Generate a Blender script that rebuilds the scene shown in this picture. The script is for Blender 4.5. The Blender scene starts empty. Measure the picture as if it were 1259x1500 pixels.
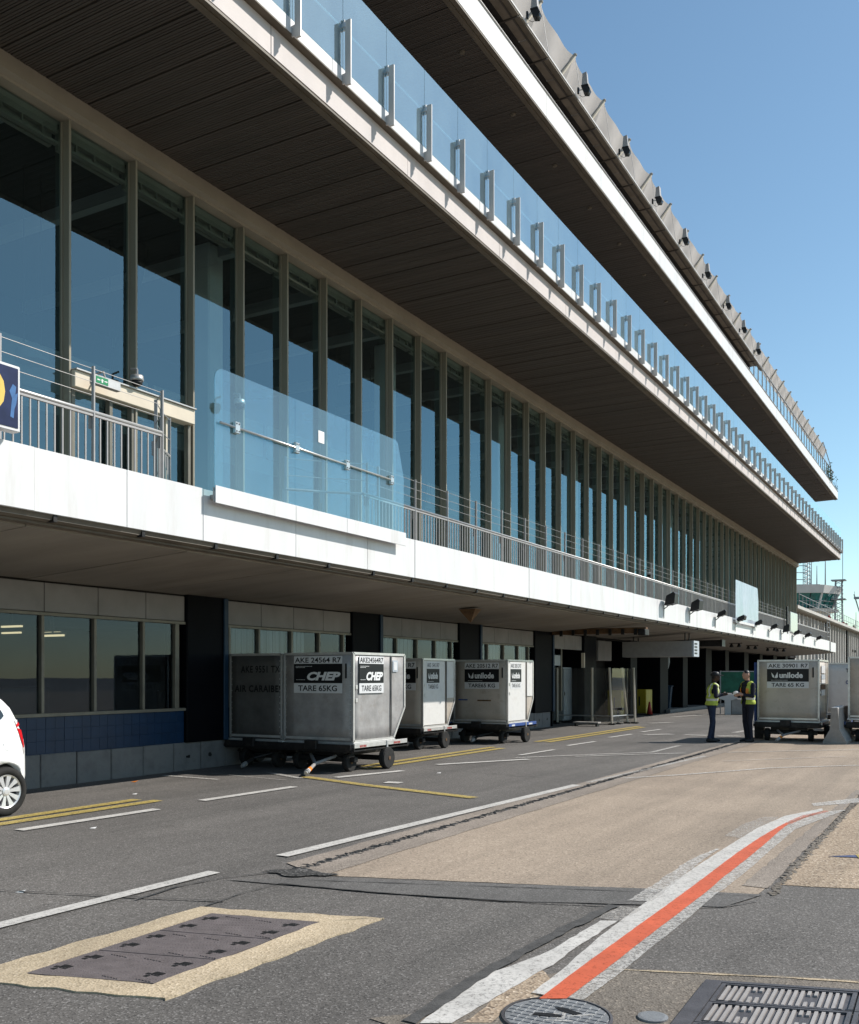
import bpy, bmesh, math, random
from mathutils import Vector, Matrix
random.seed(7)
R = math.radians
scene = bpy.context.scene
COL = scene.collection

# ---------------------------------------------------------------- camera, sky, sun, exposure
cam_data = bpy.data.cameras.new('camera')
cam = bpy.data.objects.new('camera', cam_data)
COL.objects.link(cam)
cam.location = (0, 0, 1.7)
cam.rotation_euler = (R(90), 0, R(29.431))
cam_data.sensor_fit = 'HORIZONTAL'
cam_data.sensor_width = 36
cam_data.lens = 36 * 1410 / 1259
cam_data.shift_y = 240 / 1259
cam_data.clip_start = 0.1
cam_data.clip_end = 5000
scene.camera = cam

SUN = Vector((1.0, 0.85, 1.15)).normalized()
world = bpy.data.worlds.new('World')
scene.world = world
world.use_nodes = True
wn = world.node_tree.nodes
sky = wn.new('ShaderNodeTexSky')
sky.sky_type = 'NISHITA'
sky.sun_disc = False
sky.sun_elevation = math.asin(SUN.z)
sky.sun_rotation = math.atan2(SUN.x, SUN.y)
sky.altitude = 100
sky.air_density = 1.0
sky.dust_density = 0.35
sky.ozone_density = 1.6
wn['Background'].inputs['Strength'].default_value = 0.118
# one even tint: the photograph's white balance leans to azure
tint = wn.new('ShaderNodeMix')
tint.data_type = 'RGBA'
tint.blend_type = 'MULTIPLY'
tint.inputs[0].default_value = 1.0
tint.inputs[7].default_value = (0.98, 1.11, 1.05, 1)
world.node_tree.links.new(sky.outputs[0], tint.inputs[6])
world.node_tree.links.new(tint.outputs[2], wn['Background'].inputs[0])

sun_data = bpy.data.lights.new('sun', 'SUN')
sun_data.energy = 5.0
sun_data.angle = R(0.53)
sun_data.color = (1.0, 0.95, 0.88)
sun = bpy.data.objects.new('sun', sun_data)
COL.objects.link(sun)
sun.rotation_euler = SUN.to_track_quat('Z', 'Y').to_euler()
sun.location = (20, 20, 40)

vs = scene.view_settings
vs.view_transform = 'Standard'
vs.look = 'None'
vs.exposure = 0.28
vs.gamma = 1
vs.use_curve_mapping = False
scene.cycles.max_bounces = 10
scene.cycles.transparent_max_bounces = 16
scene.cycles.glossy_bounces = 5

# ---------------------------------------------------------------- materials
def newmat(name):
    m = bpy.data.materials.new(name)
    m.use_nodes = True
    nt = m.node_tree
    return m, nt, nt.nodes['Principled BSDF']

def pos_noise(nt, scale, detail=5, mapping=(1, 1, 1), rough=0.6):
    g = nt.nodes.new('ShaderNodeNewGeometry')
    mp = nt.nodes.new('ShaderNodeMapping')
    mp.inputs['Scale'].default_value = mapping
    nt.links.new(g.outputs['Position'], mp.inputs['Vector'])
    n = nt.nodes.new('ShaderNodeTexNoise')
    n.inputs['Scale'].default_value = scale
    n.inputs['Detail'].default_value = detail
    n.inputs['Roughness'].default_value = rough
    nt.links.new(mp.outputs[0], n.inputs['Vector'])
    return n.outputs['Fac']

def ramp(nt, fac, stops):
    r = nt.nodes.new('ShaderNodeValToRGB')
    el = r.color_ramp.elements
    while len(el) < len(stops):
        el.new(0.5)
    for e, (p, c) in zip(el, stops):
        e.position = p
        e.color = (c[0], c[1], c[2], 1)
    nt.links.new(fac, r.inputs[0])
    return r.outputs[0]

def mixc(nt, fac, a, b, mode='MIX'):
    n = nt.nodes.new('ShaderNodeMix')
    n.data_type = 'RGBA'
    n.blend_type = mode
    if isinstance(fac, (int, float)):
        n.inputs[0].default_value = fac
    else:
        nt.links.new(fac, n.inputs[0])
    for sock, v in ((n.inputs[6], a), (n.inputs[7], b)):
        if isinstance(v, tuple):
            sock.default_value = (*v[:3], 1)
        else:
            nt.links.new(v, sock)
    return n.outputs[2]

def bump(nt, p, fac, strength, dist=0.02):
    b = nt.nodes.new('ShaderNodeBump')
    b.inputs['Strength'].default_value = strength
    b.inputs['Distance'].default_value = dist
    nt.links.new(fac, b.inputs['Height'])
    nt.links.new(b.outputs[0], p.inputs['Normal'])

def mul(c, k):
    return tuple(min(1, x * k) for x in c)

def mat(name, col, rough=0.6, metal=0.0, var=0.12, scale=2.0, mapping=(1, 1, 1), bmp=0.0, bscale=40, dirt=None, dscale=1.2, damt=0.5, spec=0.28):
    m, nt, p = newmat(name)
    f = pos_noise(nt, scale, 6, mapping)
    c = ramp(nt, f, [(0.3, mul(col, 1 - var)), (0.7, mul(col, 1 + var))])
    if dirt:
        d = pos_noise(nt, dscale, 8, mapping, 0.7)
        dm = ramp(nt, d, [(0.52, (0, 0, 0)), (0.75, (damt, damt, damt))])
        c = mixc(nt, dm, c, dirt)
    nt.links.new(c, p.inputs['Base Color'])
    p.inputs['Roughness'].default_value = rough
    p.inputs['Metallic'].default_value = metal
    p.inputs['Specular IOR Level'].default_value = spec
    if bmp:
        bump(nt, p, pos_noise(nt, bscale, 4), bmp)
    return m

def glass_mat(name, tint, ior, base, haze=0.0, hazecol=(0.8, 0.9, 0.95), refl=(0.86, 0.97, 1.0)):
    m = bpy.data.materials.new(name)
    m.use_nodes = True
    nt = m.node_tree
    for n in list(nt.nodes):
        nt.nodes.remove(n)
    out = nt.nodes.new('ShaderNodeOutputMaterial')
    tr = nt.nodes.new('ShaderNodeBsdfTransparent')
    tr.inputs[0].default_value = (*tint, 1)
    gl = nt.nodes.new('ShaderNodeBsdfGlossy')
    gl.inputs['Color'].default_value = (*refl, 1)
    gl.inputs['Roughness'].default_value = 0.0
    fr = nt.nodes.new('ShaderNodeFresnel')
    fr.inputs[0].default_value = ior
    # flat panes never quite are: a very slow waviness in the reflection
    b = nt.nodes.new('ShaderNodeBump')
    b.inputs['Strength'].default_value = 0.03
    b.inputs['Distance'].default_value = 0.02
    nt.links.new(pos_noise(nt, 0.9, 2), b.inputs['Height'])
    nt.links.new(b.outputs[0], gl.inputs['Normal'])
    ad = nt.nodes.new('ShaderNodeMath')
    ad.operation = 'ADD'
    ad.use_clamp = True
    ad.inputs[1].default_value = base
    nt.links.new(fr.outputs[0], ad.inputs[0])
    # only the outer face of a pane mirrors; its inner face lets light pass
    gm = nt.nodes.new('ShaderNodeNewGeometry')
    inv = nt.nodes.new('ShaderNodeMath'); inv.operation = 'SUBTRACT'; inv.inputs[0].default_value = 1.0
    nt.links.new(gm.outputs['Backfacing'], inv.inputs[1])
    fm = nt.nodes.new('ShaderNodeMath'); fm.operation = 'MULTIPLY'
    nt.links.new(ad.outputs[0], fm.inputs[0]); nt.links.new(inv.outputs[0], fm.inputs[1])
    ad = fm
    mx = nt.nodes.new('ShaderNodeMixShader')
    nt.links.new(ad.outputs[0], mx.inputs[0])
    nt.links.new(tr.outputs[0], mx.inputs[1])
    nt.links.new(gl.outputs[0], mx.inputs[2])
    res = mx.outputs[0]
    if haze:
        df = nt.nodes.new('ShaderNodeBsdfDiffuse')
        df.inputs[0].default_value = (*hazecol, 1)
        tl = nt.nodes.new('ShaderNodeBsdfTranslucent')
        tl.inputs[0].default_value = (*hazecol, 1)
        m1 = nt.nodes.new('ShaderNodeMixShader')
        m1.inputs[0].default_value = 0.5
        nt.links.new(df.outputs[0], m1.inputs[1])
        nt.links.new(tl.outputs[0], m1.inputs[2])
        m2 = nt.nodes.new('ShaderNodeMixShader')
        hz = ramp(nt, pos_noise(nt, 1.1, 5, (1, 1, 0.5)), [(0.3, (haze * 0.5,) * 3), (0.7, (haze * 1.5,) * 3)])
        nt.links.new(hz, m2.inputs[0])
        nt.links.new(res, m2.inputs[1])
        nt.links.new(m1.outputs[0], m2.inputs[2])
        res = m2.outputs[0]
    nt.links.new(res, out.inputs[0])
    return m

def ground_mat(name, cols, speck, big, bmp, crack=None, bdist=0.012):
    """aggregate surface: fine stones, medium mottling, large worn areas"""
    m, nt, p = newmat(name)
    g0 = nt.nodes.new('ShaderNodeNewGeometry')
    vo = nt.nodes.new('ShaderNodeTexVoronoi')
    vo.inputs['Scale'].default_value = speck
    nt.links.new(g0.outputs['Position'], vo.inputs['Vector'])
    sp = nt.nodes.new('ShaderNodeSeparateColor')
    nt.links.new(vo.outputs['Color'], sp.inputs[0])
    c = ramp(nt, sp.outputs[0], [(0.0, cols[0]), (0.30, cols[1]), (0.82, cols[1]), (1.0, cols[2])])
    f1 = vo.outputs['Distance']
    f2 = pos_noise(nt, big, 7, rough=0.65)
    c2 = ramp(nt, f2, [(0.3, (0.80, 0.79, 0.78)), (0.7, (1.16, 1.15, 1.13))])
    c = mixc(nt, 1.0, c, c2, 'MULTIPLY')
    f3 = pos_noise(nt, 0.5, 8, (2.4, 0.12, 1), 0.7)
    c3 = ramp(nt, f3, [(0.36, (0.82, 0.82, 0.82)), (0.60, (1.08, 1.07, 1.07))])
    c = mixc(nt, 1.0, c, c3, 'MULTIPLY')
    f5 = pos_noise(nt, 1.7, 9, (1, 1, 1), 0.75)
    st = ramp(nt, f5, [(0.60, (1, 1, 1)), (0.72, (0.66, 0.65, 0.64))])
    c = mixc(nt, 0.75, c, st, 'MULTIPLY')
    if crack:
        g = nt.nodes.new('ShaderNodeNewGeometry')
        v = nt.nodes.new('ShaderNodeTexVoronoi')
        v.feature = 'DISTANCE_TO_EDGE'
        v.inputs['Scale'].default_value = crack
        ad = nt.nodes.new('ShaderNodeVectorMath')
        ad.operation = 'ADD'
        nz = nt.nodes.new('ShaderNodeTexNoise')
        nz.inputs['Scale'].default_value = 1.3
        nz.inputs['Detail'].default_value = 6
        nt.links.new(g.outputs['Position'], nz.inputs['Vector'])
        nt.links.new(g.outputs['Position'], ad.inputs[0])
        nt.links.new(nz.outputs['Color'], ad.inputs[1])
        nt.links.new(ad.outputs[0], v.inputs['Vector'])
        lm = ramp(nt, v.outputs['Distance'], [(0.0, (0.55, 0.55, 0.55)), (0.006, (1, 1, 1))])
        gate = ramp(nt, pos_noise(nt, 0.23, 3), [(0.5, (0, 0, 0)), (0.6, (0.7, 0.7, 0.7))])
        c = mixc(nt, gate, c, mixc(nt, 1.0, c, lm, 'MULTIPLY'))
    nt.links.new(c, p.inputs['Base Color'])
    p.inputs['Roughness'].default_value = 0.85
    p.inputs['Specular IOR Level'].default_value = 0.3
    b = nt.nodes.new('ShaderNodeBump')
    b.inputs['Strength'].default_value = bmp
    b.inputs['Distance'].default_value = bdist
    nt.links.new(f1, b.inputs['Height'])
    nt.links.new(b.outputs[0], p.inputs['Normal'])
    return m

def paint_mat(name, col, wear, scale=7.0, under=None):
    """road paint with bare, worn-through patches (the ground shows through)"""
    m, nt, p = newmat(name)
    c = ramp(nt, pos_noise(nt, 3, 6), [(0.3, mul(col, 0.82)), (0.7, mul(col, 1.1))])
    nt.links.new(c, p.inputs['Base Color'])
    p.inputs['Roughness'].default_value = 0.7
    f = pos_noise(nt, scale, 10, (1, 1, 1), 0.8)
    f2 = pos_noise(nt, 90, 2)
    mm = nt.nodes.new('ShaderNodeMath')
    mm.operation = 'MULTIPLY_ADD'
    mm.inputs[1].default_value = 0.25
    nt.links.new(f2, mm.inputs[0])
    nt.links.new(f, mm.inputs[2])
    a = ramp(nt, mm.outputs[0], [(wear - 0.12, (0.12, 0.12, 0.12)), (wear + 0.10, (0.97, 0.97, 0.97))])
    nt.links.new(a, p.inputs['Alpha'])
    return m

M = {}
M['asphalt'] = ground_mat('asphalt', ((0.052, 0.049, 0.046), (0.118, 0.110, 0.102), (0.25, 0.238, 0.226)), 105, 0.35, 0.12, 0.16)
M['greytan'] = ground_mat('grey tan concrete', ((0.15, 0.125, 0.105), (0.245, 0.210, 0.178), (0.36, 0.315, 0.27)), 85, 0.7, 0.35)
M['asphalt_new'] = ground_mat('asphalt new', ((0.062, 0.060, 0.058), (0.112, 0.107, 0.102), (0.20, 0.195, 0.19)), 115, 0.5, 0.10)
M['tar'] = mat('tar', (0.070, 0.067, 0.064), 0.7, var=0.3, scale=12, bmp=0.3, bscale=60)
M['tan'] = ground_mat('tan concrete', ((0.18, 0.142, 0.108), (0.308, 0.250, 0.194), (0.45, 0.375, 0.30)), 85, 0.3, 0.12)
M['tan2'] = ground_mat('tan coarse concrete', ((0.14, 0.105, 0.075), (0.32, 0.25, 0.18), (0.50, 0.42, 0.33)), 60, 0.4, 0.4)
M['grey_conc'] = ground_mat('grey concrete', ((0.13, 0.115, 0.095), (0.20, 0.18, 0.155), (0.30, 0.27, 0.235)), 38, 0.7, 0.45)
M['brown_conc'] = ground_mat('brown concrete', ((0.095, 0.08, 0.065), (0.165, 0.145, 0.122), (0.26, 0.225, 0.185)), 80, 1.1, 0.3)
M['gravel'] = ground_mat('dark gravel', ((0.015, 0.015, 0.015), (0.05, 0.049, 0.047), (0.17, 0.165, 0.16)), 50, 1.3, 0.6)
M['cream_conc'] = ground_mat('cream concrete', ((0.32, 0.255, 0.17), (0.44, 0.36, 0.25), (0.54, 0.45, 0.33)), 70, 1.3, 0.3)
M['white_line'] = paint_mat('white road paint', (0.53, 0.505, 0.47), 0.53, 34)
M['white_worn'] = paint_mat('worn white road paint', (0.52, 0.495, 0.46), 0.63, 36)
M['white_faint'] = paint_mat('faint white road paint', (0.50, 0.47, 0.43), 0.70, 34)
M['yellow_line'] = paint_mat('yellow road paint', (0.44, 0.33, 0.09), 0.58, 30)
M['red_line'] = paint_mat('red road paint', (0.56, 0.105, 0.042), 0.50, 30)
M['red_faint'] = paint_mat('faint red road paint', (0.50, 0.16, 0.10), 0.66, 25)
M['blue_paint'] = paint_mat('blue road paint', (0.05, 0.07, 0.16), 0.45)

M['white'] = mat('white panel', (0.66, 0.655, 0.65), 0.42, var=0.05, scale=1.2, mapping=(2, 2, 0.3), dirt=(0.47, 0.43, 0.38), dscale=1.6, damt=0.50)
M['pink'] = mat('pale rendered fascia', (0.53, 0.48, 0.455), 0.65, var=0.07, scale=2, mapping=(1, 1, 0.25), bmp=0.06)
M['soffit'] = mat('brown slat soffit', (0.080, 0.067, 0.058), 0.55, var=0.18, scale=1.1, mapping=(0.22, 3.2, 1))
M['trim'] = mat('brown trim', (0.13, 0.108, 0.082), 0.55, var=0.2, scale=3)
M['mullion'] = mat('bronze mullion', (0.27, 0.240, 0.185), 0.42, metal=0.15, var=0.10, scale=3, mapping=(1, 1, 0.2))
M['beam'] = mat('beige beam', (0.27, 0.235, 0.185), 0.6, var=0.1, scale=1.5)
M['deck_soffit'] = mat('painted soffit', (0.26, 0.232, 0.195), 0.6, var=0.16, scale=0.8, mapping=(0.5, 2, 1), dirt=(0.10, 0.075, 0.05), dscale=0.9, damt=0.4)
M['wall_grey'] = mat('grey wall panel', (0.25, 0.235, 0.225), 0.7, var=0.12, scale=1.8, bmp=0.04)
M['blue_tile'] = mat('blue wall tile', (0.005, 0.025, 0.066), 0.35, var=0.15, scale=4)
M['plinth'] = mat('plinth concrete', (0.16, 0.157, 0.155), 0.85, var=0.22, scale=3, bmp=0.3, bscale=18, dirt=(0.06, 0.055, 0.05), dscale=3, damt=0.7)
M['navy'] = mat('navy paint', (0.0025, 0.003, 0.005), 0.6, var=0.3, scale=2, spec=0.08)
M['frame'] = mat('bronze window frame', (0.17, 0.155, 0.125), 0.45, metal=0.2, var=0.15, scale=4)
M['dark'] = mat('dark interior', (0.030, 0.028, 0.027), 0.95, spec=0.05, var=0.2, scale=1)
M['room'] = mat('room wall', (0.30, 0.295, 0.285), 0.9, var=0.15, scale=0.6)
M['room_ceil'] = mat('room ceiling', (0.22, 0.215, 0.20), 0.9, var=0.15, scale=0.6)
M['blind'] = mat('pale blind', (0.40, 0.43, 0.43), 0.8, var=0.22, scale=9, mapping=(1, 1, 0.03))
M['steel'] = mat('galvanised steel', (0.46, 0.45, 0.44), 0.42, metal=0.55, var=0.10, scale=6)
M['steel_d'] = mat('grey painted steel', (0.34, 0.325, 0.315), 0.45, metal=0.2, var=0.10, scale=5)
M['chrome'] = mat('stainless steel', (0.62, 0.60, 0.57), 0.28, metal=0.8, var=0.08, scale=8)
M['fin'] = mat('grey fin plate', (0.48, 0.465, 0.45), 0.42, metal=0.25, var=0.06, scale=3)
M['cream'] = mat('cream door beam', (0.62, 0.54, 0.43), 0.5, var=0.06, scale=3)
M['black'] = mat('black paint', (0.012, 0.012, 0.013), 0.45, var=0.2, scale=6)
M['black_metal'] = mat('sooty metal', (0.022, 0.021, 0.021), 0.5, metal=0.3, var=0.4, scale=8, dirt=(0.09, 0.07, 0.05), dscale=4, damt=0.6)
M['rubber'] = mat('rubber', (0.020, 0.019, 0.018), 0.8, var=0.3, scale=14)
M['alu'] = mat('scuffed aluminium', (0.32, 0.306, 0.297), 0.42, metal=0.15, var=0.20, scale=3.5, bmp=0.22, bscale=7, dirt=(0.22, 0.18, 0.15), dscale=5, damt=0.55)
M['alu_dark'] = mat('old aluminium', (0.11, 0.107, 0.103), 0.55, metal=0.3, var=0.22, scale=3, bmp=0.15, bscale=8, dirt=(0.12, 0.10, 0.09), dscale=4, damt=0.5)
M['alu_tan'] = mat('dusty aluminium', (0.46, 0.405, 0.345), 0.5, metal=0.1, var=0.16, scale=3, bmp=0.12, bscale=8, dirt=(0.24, 0.19, 0.145), dscale=6, damt=0.6)
M['alu_white'] = mat('white container panel', (0.62, 0.605, 0.58), 0.5, var=0.08, scale=4, bmp=0.10, bscale=8, dirt=(0.36, 0.32, 0.27), dscale=4, damt=0.5)
def scratch(m, amt, light=(0.62, 0.60, 0.58)):
    nt = m.node_tree
    p = nt.nodes['Principled BSDF']
    src = p.inputs['Base Color'].links[0].from_socket
    f = pos_noise(nt, 5, 9, (2.2, 2.2, 9), 0.75)
    k = ramp(nt, f, [(0.60, (0, 0, 0)), (0.66, (amt, amt, amt))])
    c = mixc(nt, k, src, light)
    f2 = pos_noise(nt, 4, 9, (3, 3, 1.2), 0.8)
    k2 = ramp(nt, f2, [(0.62, (0, 0, 0)), (0.70, (amt, amt, amt))])
    c = mixc(nt, k2, c, mul(light, 0.32))
    nt.links.new(c, p.inputs['Base Color'])
for q_, a_ in (('alu', 0.40), ('alu_tan', 0.30), ('alu_white', 0.25), ('alu_dark', 0.22)):
    scratch(M[q_], a_, (0.55, 0.53, 0.51) if q_ != 'alu_dark' else (0.28, 0.27, 0.26))
M['rail_alu'] = mat('container edge rail', (0.60, 0.585, 0.56), 0.35, metal=0.5, var=0.12, scale=9)
M['sticker'] = mat('pale sticker', (0.60, 0.60, 0.60), 0.5, var=0.04, scale=6)
M['sticker_black'] = mat('black sticker', (0.008, 0.008, 0.009), 0.4, var=0.1, scale=6)
M['ink'] = mat('black lettering', (0.012, 0.012, 0.013), 0.5, var=0.1, scale=6)
M['ink_white'] = mat('white lettering', (0.68, 0.68, 0.67), 0.5, var=0.05, scale=6)
M['rust'] = mat('rusty steel', (0.13, 0.075, 0.040), 0.8, var=0.4, scale=6, bmp=0.2, bscale=20)
M['blue_metal'] = mat('blue dolly paint', (0.035, 0.075, 0.24), 0.45, var=0.25, scale=6)
M['orange'] = mat('orange tape', (0.75, 0.22, 0.03), 0.5, var=0.1, scale=8)
M['red'] = mat('red paint', (0.28, 0.028, 0.022), 0.45, var=0.15, scale=6)
M['yellow'] = mat('yellow paint', (0.34, 0.27, 0.02), 0.5, var=0.12, scale=4)
M['iron'] = mat('cast iron', (0.155, 0.132, 0.130), 0.55, metal=0.3, var=0.18, scale=9, bmp=0.3, bscale=70)
M['iron_dark'] = mat('dark cast iron', (0.10, 0.095, 0.10), 0.5, metal=0.3, var=0.2, scale=9, bmp=0.2, bscale=80)
M['iron_grey'] = mat('worn grey cast iron', (0.24, 0.245, 0.25), 0.5, metal=0.35, var=0.2, scale=7, bmp=0.2, bscale=80)
M['bar'] = mat('worn grate bar', (0.40, 0.365, 0.34), 0.5, metal=0.3, var=0.12, scale=9)
M['fabric'] = mat('grey mesh fabric', (0.50, 0.47, 0.455), 0.8, var=0.08, scale=2.2)
M['louver'] = mat('awning panel', (0.21, 0.185, 0.155), 0.6, var=0.22, scale=2)
M['louver_d'] = mat('awning frame', (0.085, 0.075, 0.068), 0.6, var=0.15, scale=3)
M['roof_shade'] = mat('parapet shade tone', (0.035, 0.033, 0.033), 0.7, var=0.2, scale=2)  # dark base colour holds the shade of the recess under the awning
M['carpaint'] = mat('white car paint', (0.80, 0.80, 0.79), 0.18, var=0.015, scale=1)
M['carglass'] = mat('dark car glass', (0.02, 0.028, 0.035), 0.05, var=0.05, scale=1, spec=0.8)
M['plastic'] = mat('black plastic', (0.018, 0.018, 0.019), 0.5, var=0.1, scale=8)
M['lens_red'] = mat('red lamp lens', (0.55, 0.015, 0.02), 0.12, var=0.1, scale=8)
M['lens_clear'] = mat('clear lamp lens', (0.70, 0.66, 0.64), 0.12, var=0.1, scale=8)
M['wheel_alloy'] = mat('alloy wheel', (0.66, 0.66, 0.66), 0.28, metal=0.45, var=0.05, scale=8)
M['skin_dark'] = mat('dark skin', (0.055, 0.030, 0.020), 0.55, var=0.1, scale=10)
M['skin_light'] = mat('light skin', (0.42, 0.24, 0.17), 0.55, var=0.1, scale=10)
M['cloth_navy'] = mat('navy cloth', (0.014, 0.016, 0.026), 0.85, var=0.25, scale=9)
M['cloth_jean'] = mat('dark jeans', (0.020, 0.028, 0.055), 0.85, var=0.25, scale=12)
M['hivis'] = mat('yellow vest cloth', (0.40, 0.47, 0.07), 0.7, var=0.10, scale=9)
M['hivis_band'] = mat('reflective band', (0.62, 0.62, 0.58), 0.4, var=0.08, scale=20)
M['hivis_orange'] = mat('orange vest cloth', (0.70, 0.26, 0.05), 0.7, var=0.1, scale=9)
M['paper'] = mat('white paper', (0.78, 0.77, 0.75), 0.7, var=0.04, scale=9)
M['green_sheet'] = mat('green tarpaulin', (0.012, 0.10, 0.062), 0.5, var=0.25, scale=3, bmp=0.3, bscale=4)
M['barrier'] = mat('barrier concrete', (0.30, 0.28, 0.26), 0.85, var=0.2, scale=4, bmp=0.3, bscale=25)
M['bin_blue'] = mat('blue bin plastic', (0.010, 0.032, 0.065), 0.5, var=0.15, scale=4)
M['cabinet'] = mat('pale blue grey locker', (0.40, 0.44, 0.48), 0.5, var=0.08, scale=3)
M['leaf'] = mat('leaf', (0.055, 0.10, 0.025), 0.6, var=0.4, scale=14)
M['wing'] = mat('pale corrugated cladding', (0.46, 0.435, 0.40), 0.65, var=0.14, scale=1.0, mapping=(1, 1, 0.25), dirt=(0.25, 0.22, 0.19), dscale=0.9, damt=0.5)
M['tower_white'] = mat('tower panel', (0.58, 0.565, 0.545), 0.6, var=0.08, scale=1)
M['mast'] = mat('mast steel', (0.30, 0.31, 0.32), 0.5, metal=0.2, var=0.1, scale=2)
M['sign_blue'] = mat('blue sign face', (0.018, 0.024, 0.070), 0.3, var=0.3, scale=4)
M['sign_pale'] = mat('pale blue sign print', (0.06, 0.15, 0.33), 0.35, var=0.2, scale=6)
M['sign_yellow'] = mat('yellow sign digit', (0.72, 0.49, 0.11), 0.4, var=0.05, scale=6)
M['exit_green'] = mat('green exit sign', (0.02, 0.22, 0.09), 0.4, var=0.05, scale=6)
M['glass'] = glass_mat('facade glass', (0.74, 0.82, 0.82), 1.65, 0.10, refl=(0.60, 0.88, 1.0))
M['glass_low'] = glass_mat('office glass', (0.70, 0.74, 0.76), 1.5, 0.0, refl=(0.66, 0.80, 1.0))
M['glass_screen'] = glass_mat('blue screen glass', (0.72, 0.90, 0.95), 1.65, 0.10, 0.055, (0.62, 0.85, 0.97))
M['glass_rail'] = glass_mat('terrace glass', (0.66, 0.84, 0.90), 1.9, 0.34, 0.14, (0.62, 0.80, 0.90))
M['glass_sky_pale'] = glass_mat('screen glass with painted sky sheen', (0.8, 0.85, 0.9), 1.7, 0.1, 0.5, (0.80, 0.86, 0.92))  # reflection of the pale sky put into the strong whitish haze
M['perspex'] = glass_mat('dusty clear panel', (0.85, 0.85, 0.83), 1.45, 0.0, 0.035, (0.65, 0.62, 0.58))
M['glass_teal'] = glass_mat('teal cab glass', (0.05, 0.40, 0.38), 1.6, 0.05, 0.45, (0.05, 0.50, 0.46))
m_, nt_, p_ = newmat('lit tube')
p_.inputs['Emission Color'].default_value = (1.0, 0.80, 0.45, 1)
p_.inputs['Emission Strength'].default_value = 1.1
M['tube'] = m_
# ---------------------------------------------------------------- mesh helpers
class MB:
    def __init__(s):
        s.v = []; s.f = []; s.mi = []; s.m = 0
    def add(s, vs_, fs_):
        o = len(s.v)
        s.v += [tuple(q) for q in vs_]
        s.f += [tuple(i + o for i in q) for q in fs_]
        s.mi += [s.m] * len(fs_)
        return s
    def box(s, x0, x1, y0, y1, z0, z1):
        x0, x1 = min(x0, x1), max(x0, x1); y0, y1 = min(y0, y1), max(y0, y1); z0, z1 = min(z0, z1), max(z0, z1)
        return s.add([(x0, y0, z0), (x1, y0, z0), (x1, y1, z0), (x0, y1, z0), (x0, y0, z1), (x1, y0, z1), (x1, y1, z1), (x0, y1, z1)],
              [(0, 3, 2, 1), (4, 5, 6, 7), (0, 1, 5, 4), (1, 2, 6, 5), (2, 3, 7, 6), (3, 0, 4, 7)])
    def cbox(s, x0, x1, y0, y1, z0, z1, b=0.01):
        """box with chamfered edges"""
        bm = bmesh.new()
        bmesh.ops.create_cube(bm, size=1)
        for v in bm.verts:
            v.co = Vector(((x0 + x1) / 2 + v.co.x * abs(x1 - x0), (y0 + y1) / 2 + v.co.y * abs(y1 - y0), (z0 + z1) / 2 + v.co.z * abs(z1 - z0)))
        bmesh.ops.bevel(bm, geom=bm.edges[:], offset=b, segments=1, affect='EDGES')
        return s.bm(bm)
    def bm(s, bm):
        bm.verts.index_update()
        s.add([v.co[:] for v in bm.verts], [[v.index for v in f.verts] for f in bm.faces])
        bm.free()
        return s
    def prism(s, poly, a, b, axis='x'):
        """closed 2-D polygon (two remaining axes in order) pushed from a to b along axis"""
        n = len(poly)
        def P(t, q):
            return {'x': (t, q[0], q[1]), 'y': (q[0], t, q[1]), 'z': (q[0], q[1], t)}[axis]
        v = [P(a, q) for q in poly] + [P(b, q) for q in poly]
        f = [tuple(range(n))[::-1], tuple(range(n, 2 * n))]
        f += [(i, (i + 1) % n, n + (i + 1) % n, n + i) for i in range(n)]
        return s.add(v, f)
    def tube(s, p, q, r, n=8, r2=None):
        p = Vector(p); q = Vector(q); d = (q - p)
        if d.length < 1e-6: return s
        d.normalize()
        a = d.orthogonal().normalized(); b = d.cross(a)
        r2 = r if r2 is None else r2
        v = []
        for c_, rr in ((p, r), (q, r2)):
            for i in range(n):
                t = 2 * math.pi * i / n
                v.append(c_ + a * (rr * math.cos(t)) + b * (rr * math.sin(t)))
        f = [tuple(range(n))[::-1], tuple(range(n, 2 * n))] + [(i, (i + 1) % n, n + (i + 1) % n, n + i) for i in range(n)]
        return s.add(v, f)
    def path(s, pts, r, n=8):
        for a, b in zip(pts, pts[1:]):
            s.tube(a, b, r, n)
        return s
    def lathe(s, prof, c, axis='z', n=20, caps=True):
        """prof: (radius, height) pairs"""
        v = []
        for (r, h) in prof:
            for i in range(n):
                t = 2 * math.pi * i / n
                x, y = r * math.cos(t), r * math.sin(t)
                q = {'z': (x, y, h), 'x': (h, x, y), 'y': (x, h, y)}[axis]
                v.append((c[0] + q[0], c[1] + q[1], c[2] + q[2]))
        m = len(prof)
        f = []
        for k in range(m - 1):
            for i in range(n):
                f.append((k * n + i, k * n + (i + 1) % n, (k + 1) * n + (i + 1) % n, (k + 1) * n + i))
        if caps: f.append(tuple(range(n))[::-1]); f.append(tuple(range((m - 1) * n, m * n)))
        return s.add(v, f)
    def mesh(s, name, mats):
        me = bpy.data.meshes.new(name)
        me.from_pydata(s.v, [], s.f)
        if not isinstance(mats, (list, tuple)): mats = [mats]
        for m in mats: me.materials.append(m)
        if len(mats) > 1:
            me.polygons.foreach_set('material_index', s.mi)
        bm = bmesh.new(); bm.from_mesh(me)
        bmesh.ops.recalc_face_normals(bm, faces=bm.faces)
        bm.to_mesh(me); bm.free()
        me.update()
        return me
    def build(s, name, mats, parent=None, smooth=False, label=None):
        me = s.mesh(name, mats)
        return put(name, me, parent, smooth=smooth, label=label)

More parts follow.
